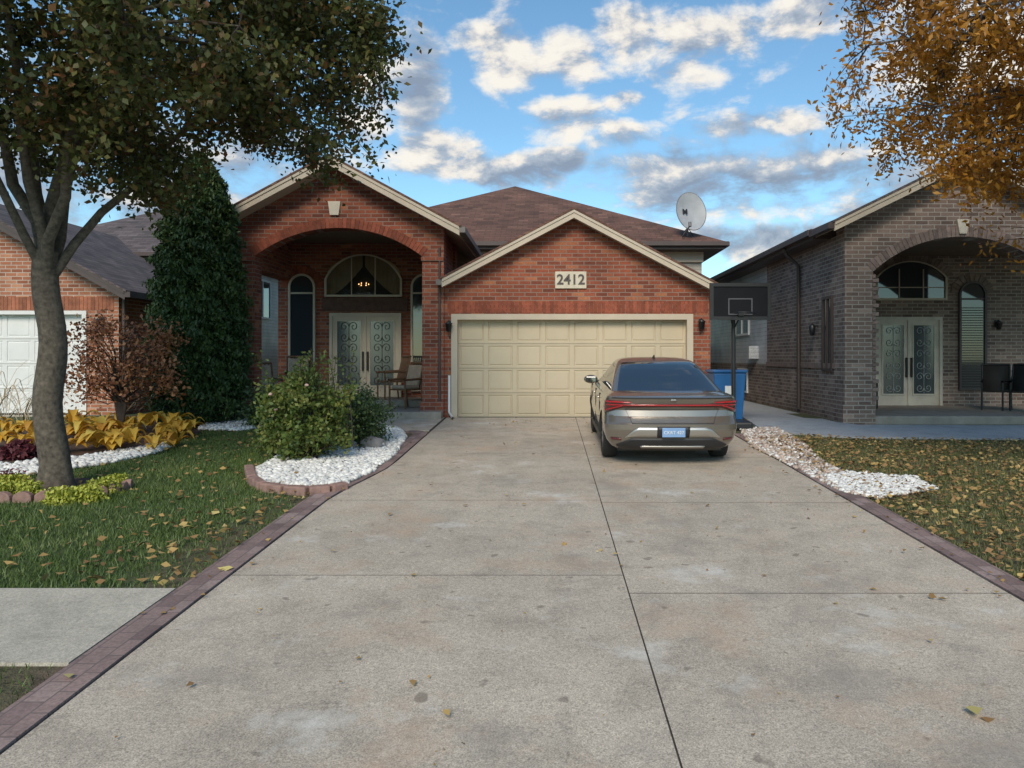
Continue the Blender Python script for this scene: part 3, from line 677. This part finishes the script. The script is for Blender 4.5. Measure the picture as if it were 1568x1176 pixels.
for yy in (.95,3.67):
    for s in (-1,1):
        bpy.ops.mesh.primitive_cylinder_add(vertices=48,radius=.36,depth=.56,location=(s*.85,yy,.325),rotation=(0,math.pi/2,0))
        c=bpy.context.object; c.data.materials.append(BLACKP); cyls.append(c)
for c in cyls:
    m=body.modifiers.new('cut','BOOLEAN'); m.object=c; m.operation='DIFFERENCE'; m.solver='EXACT'
    try: m.material_mode='TRANSFER'
    except Exception: pass
dg=bpy.context.evaluated_depsgraph_get(); me=bpy.data.meshes.new_from_object(body.evaluated_get(dg)); body.modifiers.clear(); body.data=me
for c in cyls: bpy.data.objects.remove(c)
def fmG(c,p):
    z_,yr,yf,hw=lay(GB,min(c.z,1.41)); ax=abs(c.x)
    if c.z>1.352 or c.z<.985: return 0
    if c.y<yr+.2 and ax<hw*.90: return 1
    if c.y>yf-.5 and ax<hw*.9: return 1
    if ax>hw*.96 and yr+.38-.2*(1.34-c.z)/.35< c.y <yf-.30 and c.z<1.33 and not 2.28<c.y<2.36: return 1
    return 0
loft('greenhouse',GB,[PAINT,CGLASS],fmG,50,D=.20,Df=.5,q=3.4)
def strip(nm,z0,z1,x0,x1,mat,off=.008,nz=3,nx=30,T=LB,D=.34,q=3.0,zl=None,zh=None):
    v=[];f=[]
    for i in range(nz+1):
        for j in range(nx+1):
            xr=x0+(x1-x0)*j/nx
            a=zl(abs(xr)) if zl else z0; b=zh(abs(xr)) if zh else z1
            z=a+(b-a)*i/nz
            z_,yr,yf,hw=lay(T,z); s=min(abs(xr),.9999)**(q/2); c=math.sqrt(max(0,1-s*s))
            v.append((hw*xr*(1+off*.9),yr+D*(1-c**(2/q))-off,z))
    for i in range(nz):
        for j in range(nx): a=i*(nx+1)+j; f.append((a,a+1,a+nx+2,a+nx+1))
    o=mo(nm,v,f,mat,C,True); m=o.modifiers.new('s','SOLIDIFY'); m.thickness=off*.9; m.offset=-1; return o
strip('light_bar_housing',0,0,-.99,.99,REDD,.010,4,80,zl=lambda a:.815-.02*a,zh=lambda a:.845+.05*max(0,(a-.5)/.5))
strip('light_bar',.824,.840,-.97,.97,REDL,.017,1,80)
for s in (-1,1):
    a,b=sorted((s*.62,s*.998))
    strip('tail_lamp_%d'%s,0,0,a,b,REDD,.014,4,24,zl=lambda q:.80-.08*max(0,(q-.72)/.28),zh=lambda q:.85+.05*(q-.62)/.38)
    strip('tail_lamp_lit_%d'%s,0,0,a*.99,b*.99,REDL,.020,1,24,zl=lambda q:.866,zh=lambda q:.869+.02*(q-.6)/.4)
    a,b=sorted((s*.74,s*.995)); strip('tail_lamp_low_%d'%s,0,0,a,b,REDL,.019,1,16,zl=lambda q:.820-.08*(q-.72)/.28,zh=lambda q:.836-.08*(q-.72)/.28)
    a,b=sorted((s*.78,s*.93)); strip('reflector_%d'%s,.355,.385,a,b,REDD,.014,1,8)
strip('lower_valance',0,0,-.90,.90,BLACKP,.008,6,50,zl=lambda a:.205,zh=lambda a:.385-.10*max(0,(a-.62)/.28))
strip('silver_diffuser',.245,.275,-.52,.52,SILV,.018,1,24)
strip('bumper_bright_band',0,0,-.72,.72,SILV,.006,3,40,zl=lambda a:.395,zh=lambda a:.545-.15*max(0,(a-.52)/.2)**1)
strip('plate_recess',.40,.555,-.24,.24,BLACKP,.010,3,12)
strip('trunk_seam',.775,.781,-.70,.70,BLACKP,.005,1,40)
strip('trunk_seam_low',.592,.599,-.60,.60,BLACKP,.005,1,40)
for s in (-1,1):
    a,b=sorted((s*.60,s*.70)); strip('trunk_seam_side_%d'%s,0,0,a,b,BLACKP,.005,2,8,zl=lambda q:.595+(q-.6)*1.8-.004,zh=lambda q:.595+(q-.6)*1.8+.004)
strip('spoiler_edge',.927,.940,-.93,.93,BLACKP,.004,1,60)
PLT=pm('plate_blue',(.2,.33,.55),.4)
box('plate',-.155,.155,-.022,-.011,.415,.54,PLT,C,.004)
text('plate_digits','CKRT 427',.062,(0,-.025,.475),WHITE,C,ext=.003,off=0)
strip('badge',.885,.915,-.045,.045,ALLOY,.012,1,6)
for s in (-1,1):
    for i,yy in enumerate((1.62,2.62)): box('door_handle_%d_%d'%(s,i),*sorted((s*.885,s*.928)),yy,yy+.2,.80,.825,PAINT,C,.01)
    for i,yy in enumerate((1.38,2.3,3.35)): box('door_gap_%d_%d'%(s,i),*sorted((s*.88,s*.9135)),yy,yy+.008,.3,.9,BLACKP,C)
    box('sill_%d'%s,*sorted((s*.80,s*.90)),1.35,3.28,.19,.27,BLACKP,C,.02)
    bm=bmesh.new(); bmesh.ops.create_icosphere(bm,subdivisions=3,radius=1); me=bpy.data.meshes.new('mirror'); bm.to_mesh(me); bm.free(); me.materials.append(PAINT)
    for p in me.polygons: p.use_smooth=True
    o=bpy.data.objects.new('mirror_%d'%s,me); o.scale=(.12,.075,.075); o.location=(s*.95,3.0,1.0); sc.collection.objects.link(o); o.parent=C
    box('mirror_glass_%d'%s,s*.95-.085,s*.95+.085,2.915,2.93,.955,1.045,CGLASS,C,.01)
    box('mirror_arm_%d'%s,*sorted((s*.76,s*.9)),3.0,3.05,.95,.98,BLACKP,C)
v=[(-.015,1.95,1.395),(.015,1.95,1.395),(.015,2.12,1.40),(-.015,2.12,1.40),(-.005,1.94,1.455),(.005,1.94,1.455),(.005,1.97,1.455),(-.005,1.97,1.455)]
mo('antenna_fin',v,BF,BLACKP,C)
def lathe(nm,prof,mat,seg=40):
    v=[];f=[];n=len(prof)
    for j in range(seg):
        a=2*math.pi*j/seg
        for (x,r) in prof: v.append((x,r*math.cos(a),r*math.sin(a)))
    for j in range(seg):
        for i in range(n-1): f.append((j*n+i,j*n+i+1,((j+1)%seg)*n+i+1,((j+1)%seg)*n+i))
    o=mo(nm,v,f,mat,C,True,40); recalc(o); return o
for yy in (.95,3.67):
    for s in (-1,1):
        o=lathe('tyre_%d'%s,[(-.1,.2),(-.11,.28),(-.1,.315),(-.07,.328),(.07,.328),(.1,.315),(.11,.28),(.1,.2)],RUBBER); o.location=(s*.79,yy,.328)
        o=lathe('rim_%d'%s,[(s*.09,.225),(s*.10,.215),(s*.05,.2),(s*.03,.05),(s*.05,.0)],DARK); o.location=(s*.79,yy,.328)
        v=[];f=[]
        for k in range(10):
            a=2*math.pi*k/10; ca,sa=math.cos(a),math.sin(a); b0=len(v)
            for X in (s*.06,s*.095):
                for (r,w_) in ((.03,-.02),(.03,.02),(.215,.014),(.215,-.014)): v.append((X,r*ca-w_*sa,r*sa+w_*ca))
            f+=[tuple(b0+q for q in F_) for F_ in BF]
        o=mo('spokes_%d'%s,v,f,ALLOY,C); recalc(o); o.location=(s*.79,yy,.328)
box('underbody',-.72,.72,.35,4.3,.18,.3,BLACKP,C)
C.location=(1.68,10.35,gz(10.35)+.018); C.rotation_euler=(math.atan(S),0,0)

# ---------------------------------------------------------------- vegetation
def tree(name,base,fork,nlimb,cen,rad,lo,hi,nt_,nl,Lsz,mat,tr=.19,seed=1,spread=.26,droop=0,inner=.35):
    rr=np.random.default_rng(seed); T=empty(name); cen=Vector(cen); base=Vector(base); fork=Vector(fork)
    tb=Tubes(16)
    n=16; pts=[base.lerp(fork,i/n)+Vector((.03*math.sin(i*.8),.02*math.cos(i*.6),0)) for i in range(n+1)]
    rads=[tr*(1.45 if i==0 else 1.15 if i==1 else 1.0-.18*i/n) for i in range(n+1)]
    tb.add(pts,rads,.035)
    samples=[]; samples2=[]
    for i in range(nlimb):
        a=2*math.pi*i/nlimb+rr.uniform(-.3,.3); el=rr.uniform(.2,1.1) if i else 1.4
        tip=cen+Vector((rad[0]*.7*math.cos(a)*math.cos(el),rad[1]*.7*math.sin(a)*math.cos(el),hi*.65*math.sin(el)-.1*lo))
        st=fork-Vector((0,0,rr.uniform(0,.6)));  m=st.lerp(tip,.45)+Vector((0,0,.35)); q=[]
        for k in range(9):
            t=k/8; q.append(st*(1-t)**2+m*2*t*(1-t)+tip*t*t+Vector(rr.normal(0,.03,3)))
        q[0]=st; r0=tr*rr.uniform(.32,.5); tb.add(q,[r0*(1-.8*k/8) for k in range(9)],.03)
        samples+=q[2:]
    lim=Tubes(6)
    def rnd_in(lo_s,hi_s):
        while True:
            p=cen+Vector((rr.uniform(-1,1)*rad[0],rr.uniform(-1,1)*rad[1],rr.uniform(-lo,hi)))
            d=p-cen; rz_=hi if d.z>0 else lo; s=math.sqrt((d.x/rad[0])**2+(d.y/rad[1])**2+(d.z/rz_)**2)
            wob=1+.10*math.sin(p.x*2.1+p.y*1.3)+.08*math.sin(p.z*3.1+p.x*1.7)
            if lo_s<s<hi_s*wob: return p
    for i in range(110):
        p=rnd_in(.4,.9); s=min(samples,key=lambda q:(q-p).length+.6*max(0,q.z-p.z)); L_=(p-s).length
        m=s.lerp(p,.5)+Vector((0,0,.12*L_)); q=[s*(1-t)**2+m*2*t*(1-t)+p*t*t for t in (0,.25,.5,.75,1)]
        tb.add(q,[.03,.026,.02,.014,.009]); samples2+=q[1:]
    allp=samples2; tips=[]
    for i in range(nt_):
        p=rnd_in(inner,1.0); s=min(allp,key=lambda q:(q-p).length_squared)
        m=s.lerp(p,.5)+Vector((0,0,.05)); q=[s,m,p]; lim.add(q,[.010,.006,.003]); tips.append((s,p))
    tb.make('trunk_and_limbs',BARK,T); lim.make('twigs',BARK2,T)
    P=np.array([list(p) for s,p in tips]); Sx=np.array([list(s) for s,p in tips])
    idx=rr.integers(0,len(P),nl); t=rr.uniform(.25,1.1,(nl,1)); c=Sx[idx]*(1-t)+P[idx]*t+rr.normal(0,spread,(nl,3))*rr.uniform(.3,1,(nl,1))
    c[:,2]-=droop*rr.random(nl)
    leaves('foliage',c,Lsz[0],Lsz[1],mat,T,up=-.3); return T
bx_,by_=G(82,750)
tree('pear_tree',(bx_,by_,gz(by_)-.05),(PX(72,9.03),9.03,PZ(385,9.03)),8,(-5.55,9.0,4.95),(3.7,3.2),1.7,3.6,1100,115000,(.082,.052),LF_TREE,.165,3,.19,inner=.3)
tree('gold_tree',(7.3,8.4,gz(8.4)-.05),(7.3,8.4,2.2),8,(7.15,8.6,5.3),(3.75,3.2),2.65,3.2,950,110000,(.085,.036),LF_GOLD,.2,5,.17,droop=.25,inner=.35)
def ell(n,cen,rad,shell=.6):
    d=R.normal(size=(n,3)); d/=np.linalg.norm(d,axis=1)[:,None]; r=R.uniform(shell,1,(n,1))**.6
    lump=1+.14*np.sin(d[:,0:1]*7+cen[0])*np.cos(d[:,1:2]*6)+.12*np.sin(d[:,2:3]*8+cen[1])
    return np.array(cen)+d*r*lump*np.array(rad)
cd=empty('cedar_tree'); cx_,cy_=PX(305,15.2),15.2
def crad(z): return np.interp(z/5.3,[0,.08,.25,.5,.78,.92,1],[.72,.84,.88,.80,.62,.34,.04])
n=60000; z=R.uniform(0,1,n)**.9*5.25; th=R.uniform(0,6.283,n)
clump=1+.10*np.sin(th*11+np.floor(z*2.6)*2.1)+.08*np.sin(z*11+th*3)+.07*np.sin(z*27+th*5)
r=crad(z)*clump*R.uniform(.76,1.03,n)
leaves('foliage',np.stack([cx_+r*np.cos(th),cy_+r*np.sin(th),gz(cy_)+.1+z],1),.10,.035,LF_CEDAR,cd,up=1.3)
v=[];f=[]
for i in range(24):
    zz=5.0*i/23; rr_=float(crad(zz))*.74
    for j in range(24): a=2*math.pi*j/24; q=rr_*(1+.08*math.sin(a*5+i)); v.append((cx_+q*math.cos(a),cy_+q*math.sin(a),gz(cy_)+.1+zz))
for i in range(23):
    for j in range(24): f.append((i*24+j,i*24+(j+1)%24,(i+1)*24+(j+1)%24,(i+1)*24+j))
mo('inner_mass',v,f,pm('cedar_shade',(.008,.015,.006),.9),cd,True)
tube('trunk',[(cx_,cy_,gz(cy_)-.05),(cx_,cy_,1)],.12,BARK,cd)
def bush(name,cen,rad,n,mat,ls,stems=14,flowers=0,shell=.15):
    b=empty(name); g=gz(cen[1]); t=Tubes(5); tips=[]
    for i in range(stems*4):
        d=ell(1,cen,[q*1.0 for q in rad],.5)[0]
        if d[2]<g+.1: d[2]=g+.2
        s=(cen[0]+R.normal(0,.06),cen[1]+R.normal(0,.06),g); m=(s[0]*.6+d[0]*.4,s[1]*.6+d[1]*.4,s[2]*.4+d[2]*.6)
        t.add([s,m,tuple(d)],[.011,.008,.003]); tips.append(d)
    t.make('stems',BARK2,b)
    tips=np.array(tips); k=int(n*.65)
    c1=ell(n-k,cen,[q*.85 for q in rad],shell); i=R.integers(0,len(tips),k); c2=tips[i]+R.normal(0,.08,(k,3)); c=np.concatenate([c1,c2]); c=c[c[:,2]>g+.05]
    leaves('foliage',c,ls[0],ls[1],mat,b)
    if flowers:
        i=R.integers(0,len(tips),flowers); q=tips[i]+R.normal(0,.06,(flowers,3)); q[:,2]+=.1; stones('blooms',q[:,0],q[:,1],q[:,2],.03,PETAL,b)
    return b
bush('rose_bush',(PX(470,10.9),10.9,.42),(.58,.55,.70),8000,LF_BUSH,(.065,.04),flowers=14)
bush('rose_bush',(PX(432,11.3),11.3,.18),(.36,.4,.45),2800,LF_BUSH,(.06,.04))
bush('shrub',(PX(548,12.2),12.2,.25),(.46,.45,.55),7000,LF_BUSH2,(.055,.03))
bush('shrub',(PX(398,14.6),14.6,.25),(.3,.3,.4),1500,LF_BUSH2,(.08,.035))
tb=empty('rose_canes'); t=Tubes(5); c=[]
for i in range(24):
    x=PX(480,10.9)+R.normal(0,.25); y=10.9+R.normal(0,.2); h=R.uniform(1.05,1.45); dx_=R.normal(0,.16)
    t.add([(x,y,0),(x+dx_*.4,y,h*.6),(x+dx_,y,h)],[.008,.006,.003])
    for k in range(24): s=R.uniform(.5,1); c.append((x+dx_*s+R.normal(0,.04),y+R.normal(0,.04),h*s))
t.make('canes',BARK2,tb); leaves('cane_leaves',c,.065,.035,LF_BUSH,tb)
jm=empty('japanese_maple'); jx,jy=PX(185,13.6),13.6; t=Tubes(6); tips=[]
for i in range(60):
    a=R.uniform(0,6.28); r=R.uniform(.3,1.0); zt2=R.uniform(.8,2.0)-.3*r; e=(jx+r*math.cos(a),jy+.8*r*math.sin(a),zt2); m=(jx+.35*r*math.cos(a),jy+.3*r*math.sin(a),zt2*.75)
    t.add([(jx,jy,-.1),(jx+.1*math.cos(a),jy,.5),m,e],[.03,.018,.010,.004]); tips.append(e)
t.make('branches',BARK2,jm); tips=np.array(tips); i=R.integers(0,len(tips),3600)
leaves('foliage',tips[i]+R.normal(0,.12,(3600,3)),.075,.045,LF_RED,jm,up=-.4)
def rosette(V,Fc,x,y,z,n,length,width,arch_=.5):
    for i in range(n):
        a=R.uniform(0,6.28); l=length*R.uniform(.6,1.15); w=width*R.uniform(.7,1.2); rise=R.uniform(.35,1.0)
        ca,sa=math.cos(a),math.sin(a); b=len(V); m=6
        for k in range(m+1):
            t=k/m; d=l*t*(.55+.45*(1-rise*.4)); h=l*rise*(t*1.5-1.35*t*t)*arch_*2; ww=w*math.sin(math.pi*min(1,.08+t*.92))**.8*.5
            for s in (-1,0,1): V.append((x+ca*d-sa*ww*s,y+sa*d+ca*ww*s,z+h+(abs(s)*.35*ww)))
        for k in range(m):
            for s in range(2): q=b+k*3+s; Fc.append((q,q+1,q+4,q+3))
V=[];Fc=[]
bed=[G(0,712),G(100,705),G(200,694),G(255,682),G(300,668),G(325,650),(-7.3,16.2),(-9.4,16.8),(-10.2,12)]
hp=[(30,690),(65,672),(110,690),(140,672),(165,690),(190,680),(215,690),(235,672),(260,680),(285,672),(150,662),(205,662),(245,660),(20,668),(-20,690),(-30,670),(120,658),(270,662),(180,668)]
for px,py in hp:
    X,Y=G(px,py+3); hs=R.uniform(.75,1.2)
    for k in range(3): rosette(V,Fc,X+R.normal(0,.18),Y+R.normal(0,.18),gz(Y)+.03+R.uniform(0,.12),7,.38*hs,.15*hs,.85)
big('hosta_bed',V,Fc,LF_HOSTA,None,True)
V=[];Fc=[]
for px,py,l in ((10,655,1.5),(270,640,1.1),(262,645,1.3),(285,640,1.1),(-10,650,1.5),(35,650,1.2)):
    X,Y=G(px,py); rosette(V,Fc,X,Y,gz(Y),22,l,.02,.95)
big('ornamental_grass',V,Fc,leafmat('straw_blade',[(0,(.3,.2,.1)),(1,(.55,.45,.3))],0),None)
gpoly('planting_bed',bed,.02,SOIL)
def pxpoly(pp): return [G(a,b) for a,b in pp]
st1=pxpoly([(-40,738),(60,728),(170,712),(235,698),(262,686),(250,682),(200,692),(120,704),(20,714),(-40,718)])
st2=pxpoly([(305,660),(360,662),(410,657),(405,640),(330,640)])
bedL=pxpoly([(385,728),(400,742),(470,750),(528,745),(572,724),(606,697),(622,672),(612,659),(585,655),(545,655),(510,668),(470,682),(430,700)])
st4=pxpoly([(1132,657),(1190,657),(1235,684),(1262,712),(1300,727),(1400,735),(1432,752),(1345,768),(1290,757),(1215,718),(1150,686)])
st5=pxpoly([(1262,732),(1300,727),(1400,735),(1432,752),(1345,767),(1292,756)])
SB=pm('stone_bed_base',(.3,.28,.25),.95,0,.4,20)
for nm,p,d in (('white_stone_edging',st1,600),('white_stone_path',st2,500),('white_stone_bed',bedL,800)):
    e=empty(nm); gpoly('base',p,.022,SB,e)
    for k in range(2):
        X,Y=dens(p,d*(1 if k==0 else .5)); stones('stones_%d'%k,X,Y,gza(Y)+.03+.02*k,.03 if k==0 else .038,STONE,e)
e=empty('white_stone_strip'); gpoly('base',st4,.022,pm('soil_base',(.12,.085,.06),.95,0,.4,14),e)
X,Y=dens(st4,150); stones('scattered_stones',X,Y,gza(Y)+.03,.03,STONE,e)
X,Y=dens(st4,330); stones('tan_stones',X,Y,gza(Y)+.03,.03,STONE2,e)
X,Y=dens(st5,800); stones('dense_stones',X,Y,gza(Y)+.04,.03,STONE,e)
e=empty('bed_edging')
pp=pxpoly([(381,722),(386,740),(402,751),(436,756),(472,758),(506,755),(530,750)])
for i in range(len(pp)-1):
    a,b=Vector(pp[i]),Vector(pp[i+1]); d=(b-a); n_=Vector((-d.y,d.x)).normalized()*.06; g=d*.03
    q=[a+g-n_,b-g-n_,b-g+n_,a+g+n_]; v=[(p.x,p.y,gz(p.y)-.02) for p in q]+[(p.x,p.y,gz(p.y)+.10) for p in q]
    o=mo('block_%d'%i,v,BF,PINKB,e); recalc(o); m=o.modifiers.new('b','BEVEL'); m.width=.02; m.segments=2
X,Y=G(539,692); stones('boulder',np.array([X,X+.25]),np.array([Y,Y+.1]),np.array([gz(Y)+.1]*2),.14,pm('boulder',(.25,.23,.22),.9,0,.3,6,.5),e)
e=empty('tree_ring_edging')
ringp=[]
for a in np.linspace(math.radians(180),math.radians(375),17): ringp.append((bx_-.15+1.02*math.cos(a),by_-.05+.62*math.sin(a)+.0))
for i,(x,y) in enumerate(ringp):
    if i==len(ringp)-1: break
    x2,y2=ringp[i+1]; d=Vector((x2-x,y2-y,0)); l=d.length; d.normalize(); nn=Vector((-d.y,d.x,0))
    prof=[(0.01,-.03),(l-.01,-.03)]+[(l/2+(l/2-.01)*math.cos(t),.05+.07*math.sin(t)) for t in np.linspace(0,math.pi,9)]
    v=[]
    for s in (-.04,.04):
        for (u,w_) in prof: p=Vector((x,y,gz(y)))+d*u+nn*s+Vector((0,0,w_)); v.append(tuple(p))
    n_=len(prof); f=[tuple(range(n_)),tuple(range(2*n_-1,n_-1,-1))]+[((j+1)%n_,j,n_+j,n_+(j+1)%n_) for j in range(n_)]
    o=mo('scallop_%d'%i,v,f,PINKB,e); recalc(o); m=o.modifiers.new('b','BEVEL'); m.width=.01; m.segments=2
disc=[(bx_-.15+1.0*math.cos(a),by_-.05+.62*math.sin(a)) for a in np.linspace(0,2*math.pi,28,endpoint=False)]
gpoly('tree_ring_soil',disc,.03,SOIL,e)
e=empty('sedum_plants'); c=[]
for px,py,r in ((160,752,.2),(130,765,.22),(95,768,.2),(20,745,.2),(45,757,.15),(0,757,.2),(180,745,.12)):
    X,Y=G(px,py+4); c.append(ell(1300,(X,Y,gz(Y)+.05),(r,r*.8,.14),.2))
c=np.concatenate(c); leaves('foliage',c,.045,.025,LF_SED,e,up=.6)
e=empty('burgundy_plant'); X,Y=G(30,705); leaves('foliage',ell(900,(X,Y,gz(Y)+.12),(.25,.2,.18),.2),.09,.05,LF_PLUM,e,up=.5)
X,Y=G(10,745); leaves('heather',ell(500,(X,Y,gz(Y)+.08),(.2,.2,.14),.2),.05,.02,LF_PLUM,e,up=.5)
def blades(name,polys,excl,d,h,mat,thin=None):
    VV=[]; 
    for p in polys:
        X,Y=dens(p,d); k=np.ones(len(X),bool)
        for q in excl: k&=~inpoly(X,Y,q)
        if thin is not None: k&=R.random(len(X))<thin(X,Y)
        VV.append(np.stack([X[k],Y[k]],1))
    P=np.concatenate(VV); n=len(P); a=R.uniform(0,6.28,n); w=.0045; hh=h*R.uniform(.4,1.2,n); ln=R.normal(0,.4,(n,2))*hh[:,None]
    z=gza(P[:,1]); ca=np.cos(a)*w; sa=np.sin(a)*w
    V=np.stack([np.stack([P[:,0]-ca,P[:,1]-sa,z],1),np.stack([P[:,0]+ca,P[:,1]+sa,z],1),np.stack([P[:,0]+ln[:,0],P[:,1]+ln[:,1],z+hh],1)],1).reshape(-1,3)
    return big(name,V,np.arange(3*n).reshape(n,3),mat)
lawnL=[(-2.66,5.58),(-2.66,8.5),(-2.45,10),(-3.0,14.2),(-6.8,14.9),(-10,13),(-9.5,5.58)]
front=[(-2.68,3.0),(-2.68,4.30),(-5,4.30),(-5,3.0)]
def thinL(X,Y):
    e=np.clip((-2.7-X)/.9,0,1); n_=.5+.5*np.sin(X*3.1+Y*2.2)*np.sin(Y*2.7-X*1.3); return np.clip(.10+.9*e*(.45+.55*n_)+.35*(np.sin(Y*5.3+np.sin(Y*2.1)*3)>.5)*(X>-2.8),0,1)
bl_ex=[bed,bedL,disc,st1,st2]
blades('lawn_grass',[lawnL,front],bl_ex,3000,.055,LF_GRASS,thinL)
lawnR=[(3.5,5.6),(3.5,13),(4.4,13.6),(5.2,13.1),(12,12.6),(12,5.6)]
blades('lawn_grass',[lawnR],[st4],1500,.045,LF_GRASS2)
def litter(name,polys,excl,d,size,off=.03,mat=LF_DRY):
    A=[]
    for p in polys:
        X,Y=dens(p,d); k=np.ones(len(X),bool)
        for q in excl: k&=~inpoly(X,Y,q)
        A.append(np.stack([X[k],Y[k],gza(Y[k])+off+R.uniform(0,.015,k.sum())],1))
    A=np.concatenate(A); return leaves(name,A,size[0],size[1],mat,None,fold=.5,flat=True)
litter('fallen_leaves',[lawnR],[],150,(.06,.042),.045)
litter('fallen_leaves',[lawnL],[bed],16,(.07,.045),.05)
litter('fallen_leaves',[[(-3.8,5.6),(-2.66,5.6),(-2.66,9),(-3.2,9)]],[],38,(.075,.05),.04)
litter('fallen_leaves',[[(-2.3,2.6),(3.2,2.6),(3.2,16),(-2.1,16)]],[],1.0,(.055,.035),.025)
litter('fallen_leaves',[[(-2.3,2.6),(3.2,2.6),(3.2,16),(-2.1,16)]],[],3.0,(.022,.014),.022)
litter('fallen_leaves',[[(2.95,5),(3.5,5),(3.5,14),(2.95,14)]],[],9,(.05,.035),.035)
litter('fallen_leaves',[[(-2.68,5),(-2.2,5),(-2.2,14),(-2.68,14)],[(-2.1,14.8),(3.2,14.8),(3.2,16.2),(-2.1,16.2)]],[],6,(.05,.035),.03)
litter('fallen_leaves',[[(-2.6,3),(-2.6,4.3),(-4,4.3),(-4,3)]],[],6,(.08,.05),.05)
c=[G(105,1046),G(1492,1100),G(345,877),G(330,790)]
leaves('fallen_leaves',[(x,y,gz(y)+.04) for x,y in c],.13,.08,leafmat('yellow_leaf',[(0,(.5,.4,.12)),(1,(.6,.5,.2))],0),None,flat=True)

# ---------------------------------------------------------------- world
SUN_EL=math.radians(36); SUN_AZ=math.radians(188)
w=bpy.data.worlds.new('World'); sc.world=w; w.use_nodes=True; nt=w.node_tree
bg=nt.nodes['Background']; outp=nt.nodes['World Output']
sky=nt.nodes.new('ShaderNodeTexSky'); sky.sky_type='NISHITA'; sky.sun_disc=False; sky.sun_elevation=SUN_EL; sky.sun_rotation=SUN_AZ
sky.air_density=1.0; sky.dust_density=.4; sky.ozone_density=1.2
skc=mixc(nt,1.0,sky.outputs[0],(.80,1.06,1.10),'MULTIPLY')
L(nt,skc,bg.inputs[0]); bg.inputs[1].default_value=.15
tc=nt.nodes.new('ShaderNodeTexCoord'); sp=nt.nodes.new('ShaderNodeSeparateXYZ'); L(nt,tc.outputs['Generated'],sp.inputs[0])
az=mth(nt,'ARCTAN2',sp.outputs[0],sp.outputs[1]); el=mth(nt,'ARCSINE',sp.outputs[2])
def E(px,py,rx,ry):
    a=math.atan((px-VX)/F); h=math.atan((VY-py)/math.hypot(F,px-VX)); 
    u=mth(nt,'DIVIDE',mth(nt,'SUBTRACT',az,a),rx/F); v_=mth(nt,'DIVIDE',mth(nt,'SUBTRACT',el,h),ry/F)
    return mth(nt,'MAXIMUM',mth(nt,'SUBTRACT',1.0,mth(nt,'ADD',mth(nt,'MULTIPLY',u,u),mth(nt,'MULTIPLY',v_,v_))),0.0)
def sumE(Ls_):
    s=None
    for q in Ls_:
        e_=E(*q); s=e_ if s is None else mth(nt,'MAXIMUM',s,e_)
    return s
white=sumE([(775,90,80,60),(870,85,95,55),(960,60,95,55),(1080,65,125,50),(1050,110,85,40),(865,185,85,45),(950,210,80,32),(955,155,40,20),(1175,190,135,30),(1245,30,90,40),(670,240,120,50),(745,60,70,30),(1130,300,100,50),(560,150,60,120),(1500,60,200,80)])
dark=sumE([(1150,275,330,85),(1010,250,160,40),(640,130,60,100),(790,265,110,40),(860,245,60,30),(1150,370,260,40),(200,250,400,150),(1400,330,200,120)])
cv=nt.nodes.new('ShaderNodeCombineXYZ'); L(nt,az,cv.inputs[0]); L(nt,mth(nt,'MULTIPLY',el,1.8),cv.inputs[1])
def wn(off,scale=10,det=10):
    va=nt.nodes.new('ShaderNodeVectorMath'); va.operation='ADD'; L(nt,cv.outputs[0],va.inputs[0]); va.inputs[1].default_value=off
    n=nt.nodes.new('ShaderNodeTexNoise'); n.inputs['Scale'].default_value=scale; n.inputs['Detail'].default_value=det; n.inputs['Roughness'].default_value=.6; n.inputs['Distortion'].default_value=.2
    L(nt,va.outputs[0],n.inputs['Vector']); return n.outputs[0]
n0=wn((3,1,0)); n1=wn((3-.012,1+.03,0))
allm=mth(nt,'MAXIMUM',mth(nt,'MULTIPLY',white,1.15),dark)
d=mth(nt,'ADD',n0,mth(nt,'MULTIPLY',allm,.24))
d=mth(nt,'ADD',d,-.035)
fac=maprange(nt,d,.51,.73,0,.95,True)
lit=mth(nt,'ADD',mth(nt,'MULTIPLY',mth(nt,'SUBTRACT',n0,n1),3.6),.74)
lit=mth(nt,'SUBTRACT',lit,mth(nt,'MULTIPLY',dark,.68),clamp=True)
cc=ramp(nt,lit,[(0,(.27,.33,.43)),(.4,(.44,.50,.58)),(.75,(.88,.83,.76)),(1,(1.0,.94,.84))])
bg2=nt.nodes.new('ShaderNodeBackground'); L(nt,cc,bg2.inputs[0]); bg2.inputs[1].default_value=1.0
mx=nt.nodes.new('ShaderNodeMixShader'); L(nt,fac,mx.inputs[0]); L(nt,bg.outputs[0],mx.inputs[1]); L(nt,bg2.outputs[0],mx.inputs[2]); L(nt,mx.outputs[0],outp.inputs[0])
sl=bpy.data.lights.new('sun','SUN'); sl.energy=3.0; sl.angle=math.radians(24); sl.color=(1,.89,.74)
so=bpy.data.objects.new('sun',sl); sc.collection.objects.link(so)
dirv=Vector((math.sin(SUN_AZ)*math.cos(SUN_EL),math.cos(SUN_AZ)*math.cos(SUN_EL),math.sin(SUN_EL)))
so.rotation_euler=dirv.to_track_quat('Z','Y').to_euler()
cam=bpy.data.cameras.new('camera'); co=bpy.data.objects.new('camera',cam); sc.collection.objects.link(co); sc.camera=co
co.location=(0,0,ZC); co.rotation_euler=(math.pi/2,0,0)
cam.sensor_fit='HORIZONTAL'; cam.sensor_width=36; cam.lens=36*F/1568
cam.shift_x=-(VX-784)/1568; cam.shift_y=-(588-VY)/1568
cam.clip_end=2000; cam.clip_start=.05
sc.view_settings.view_transform='Standard'; sc.view_settings.look='None'; sc.view_settings.exposure=0
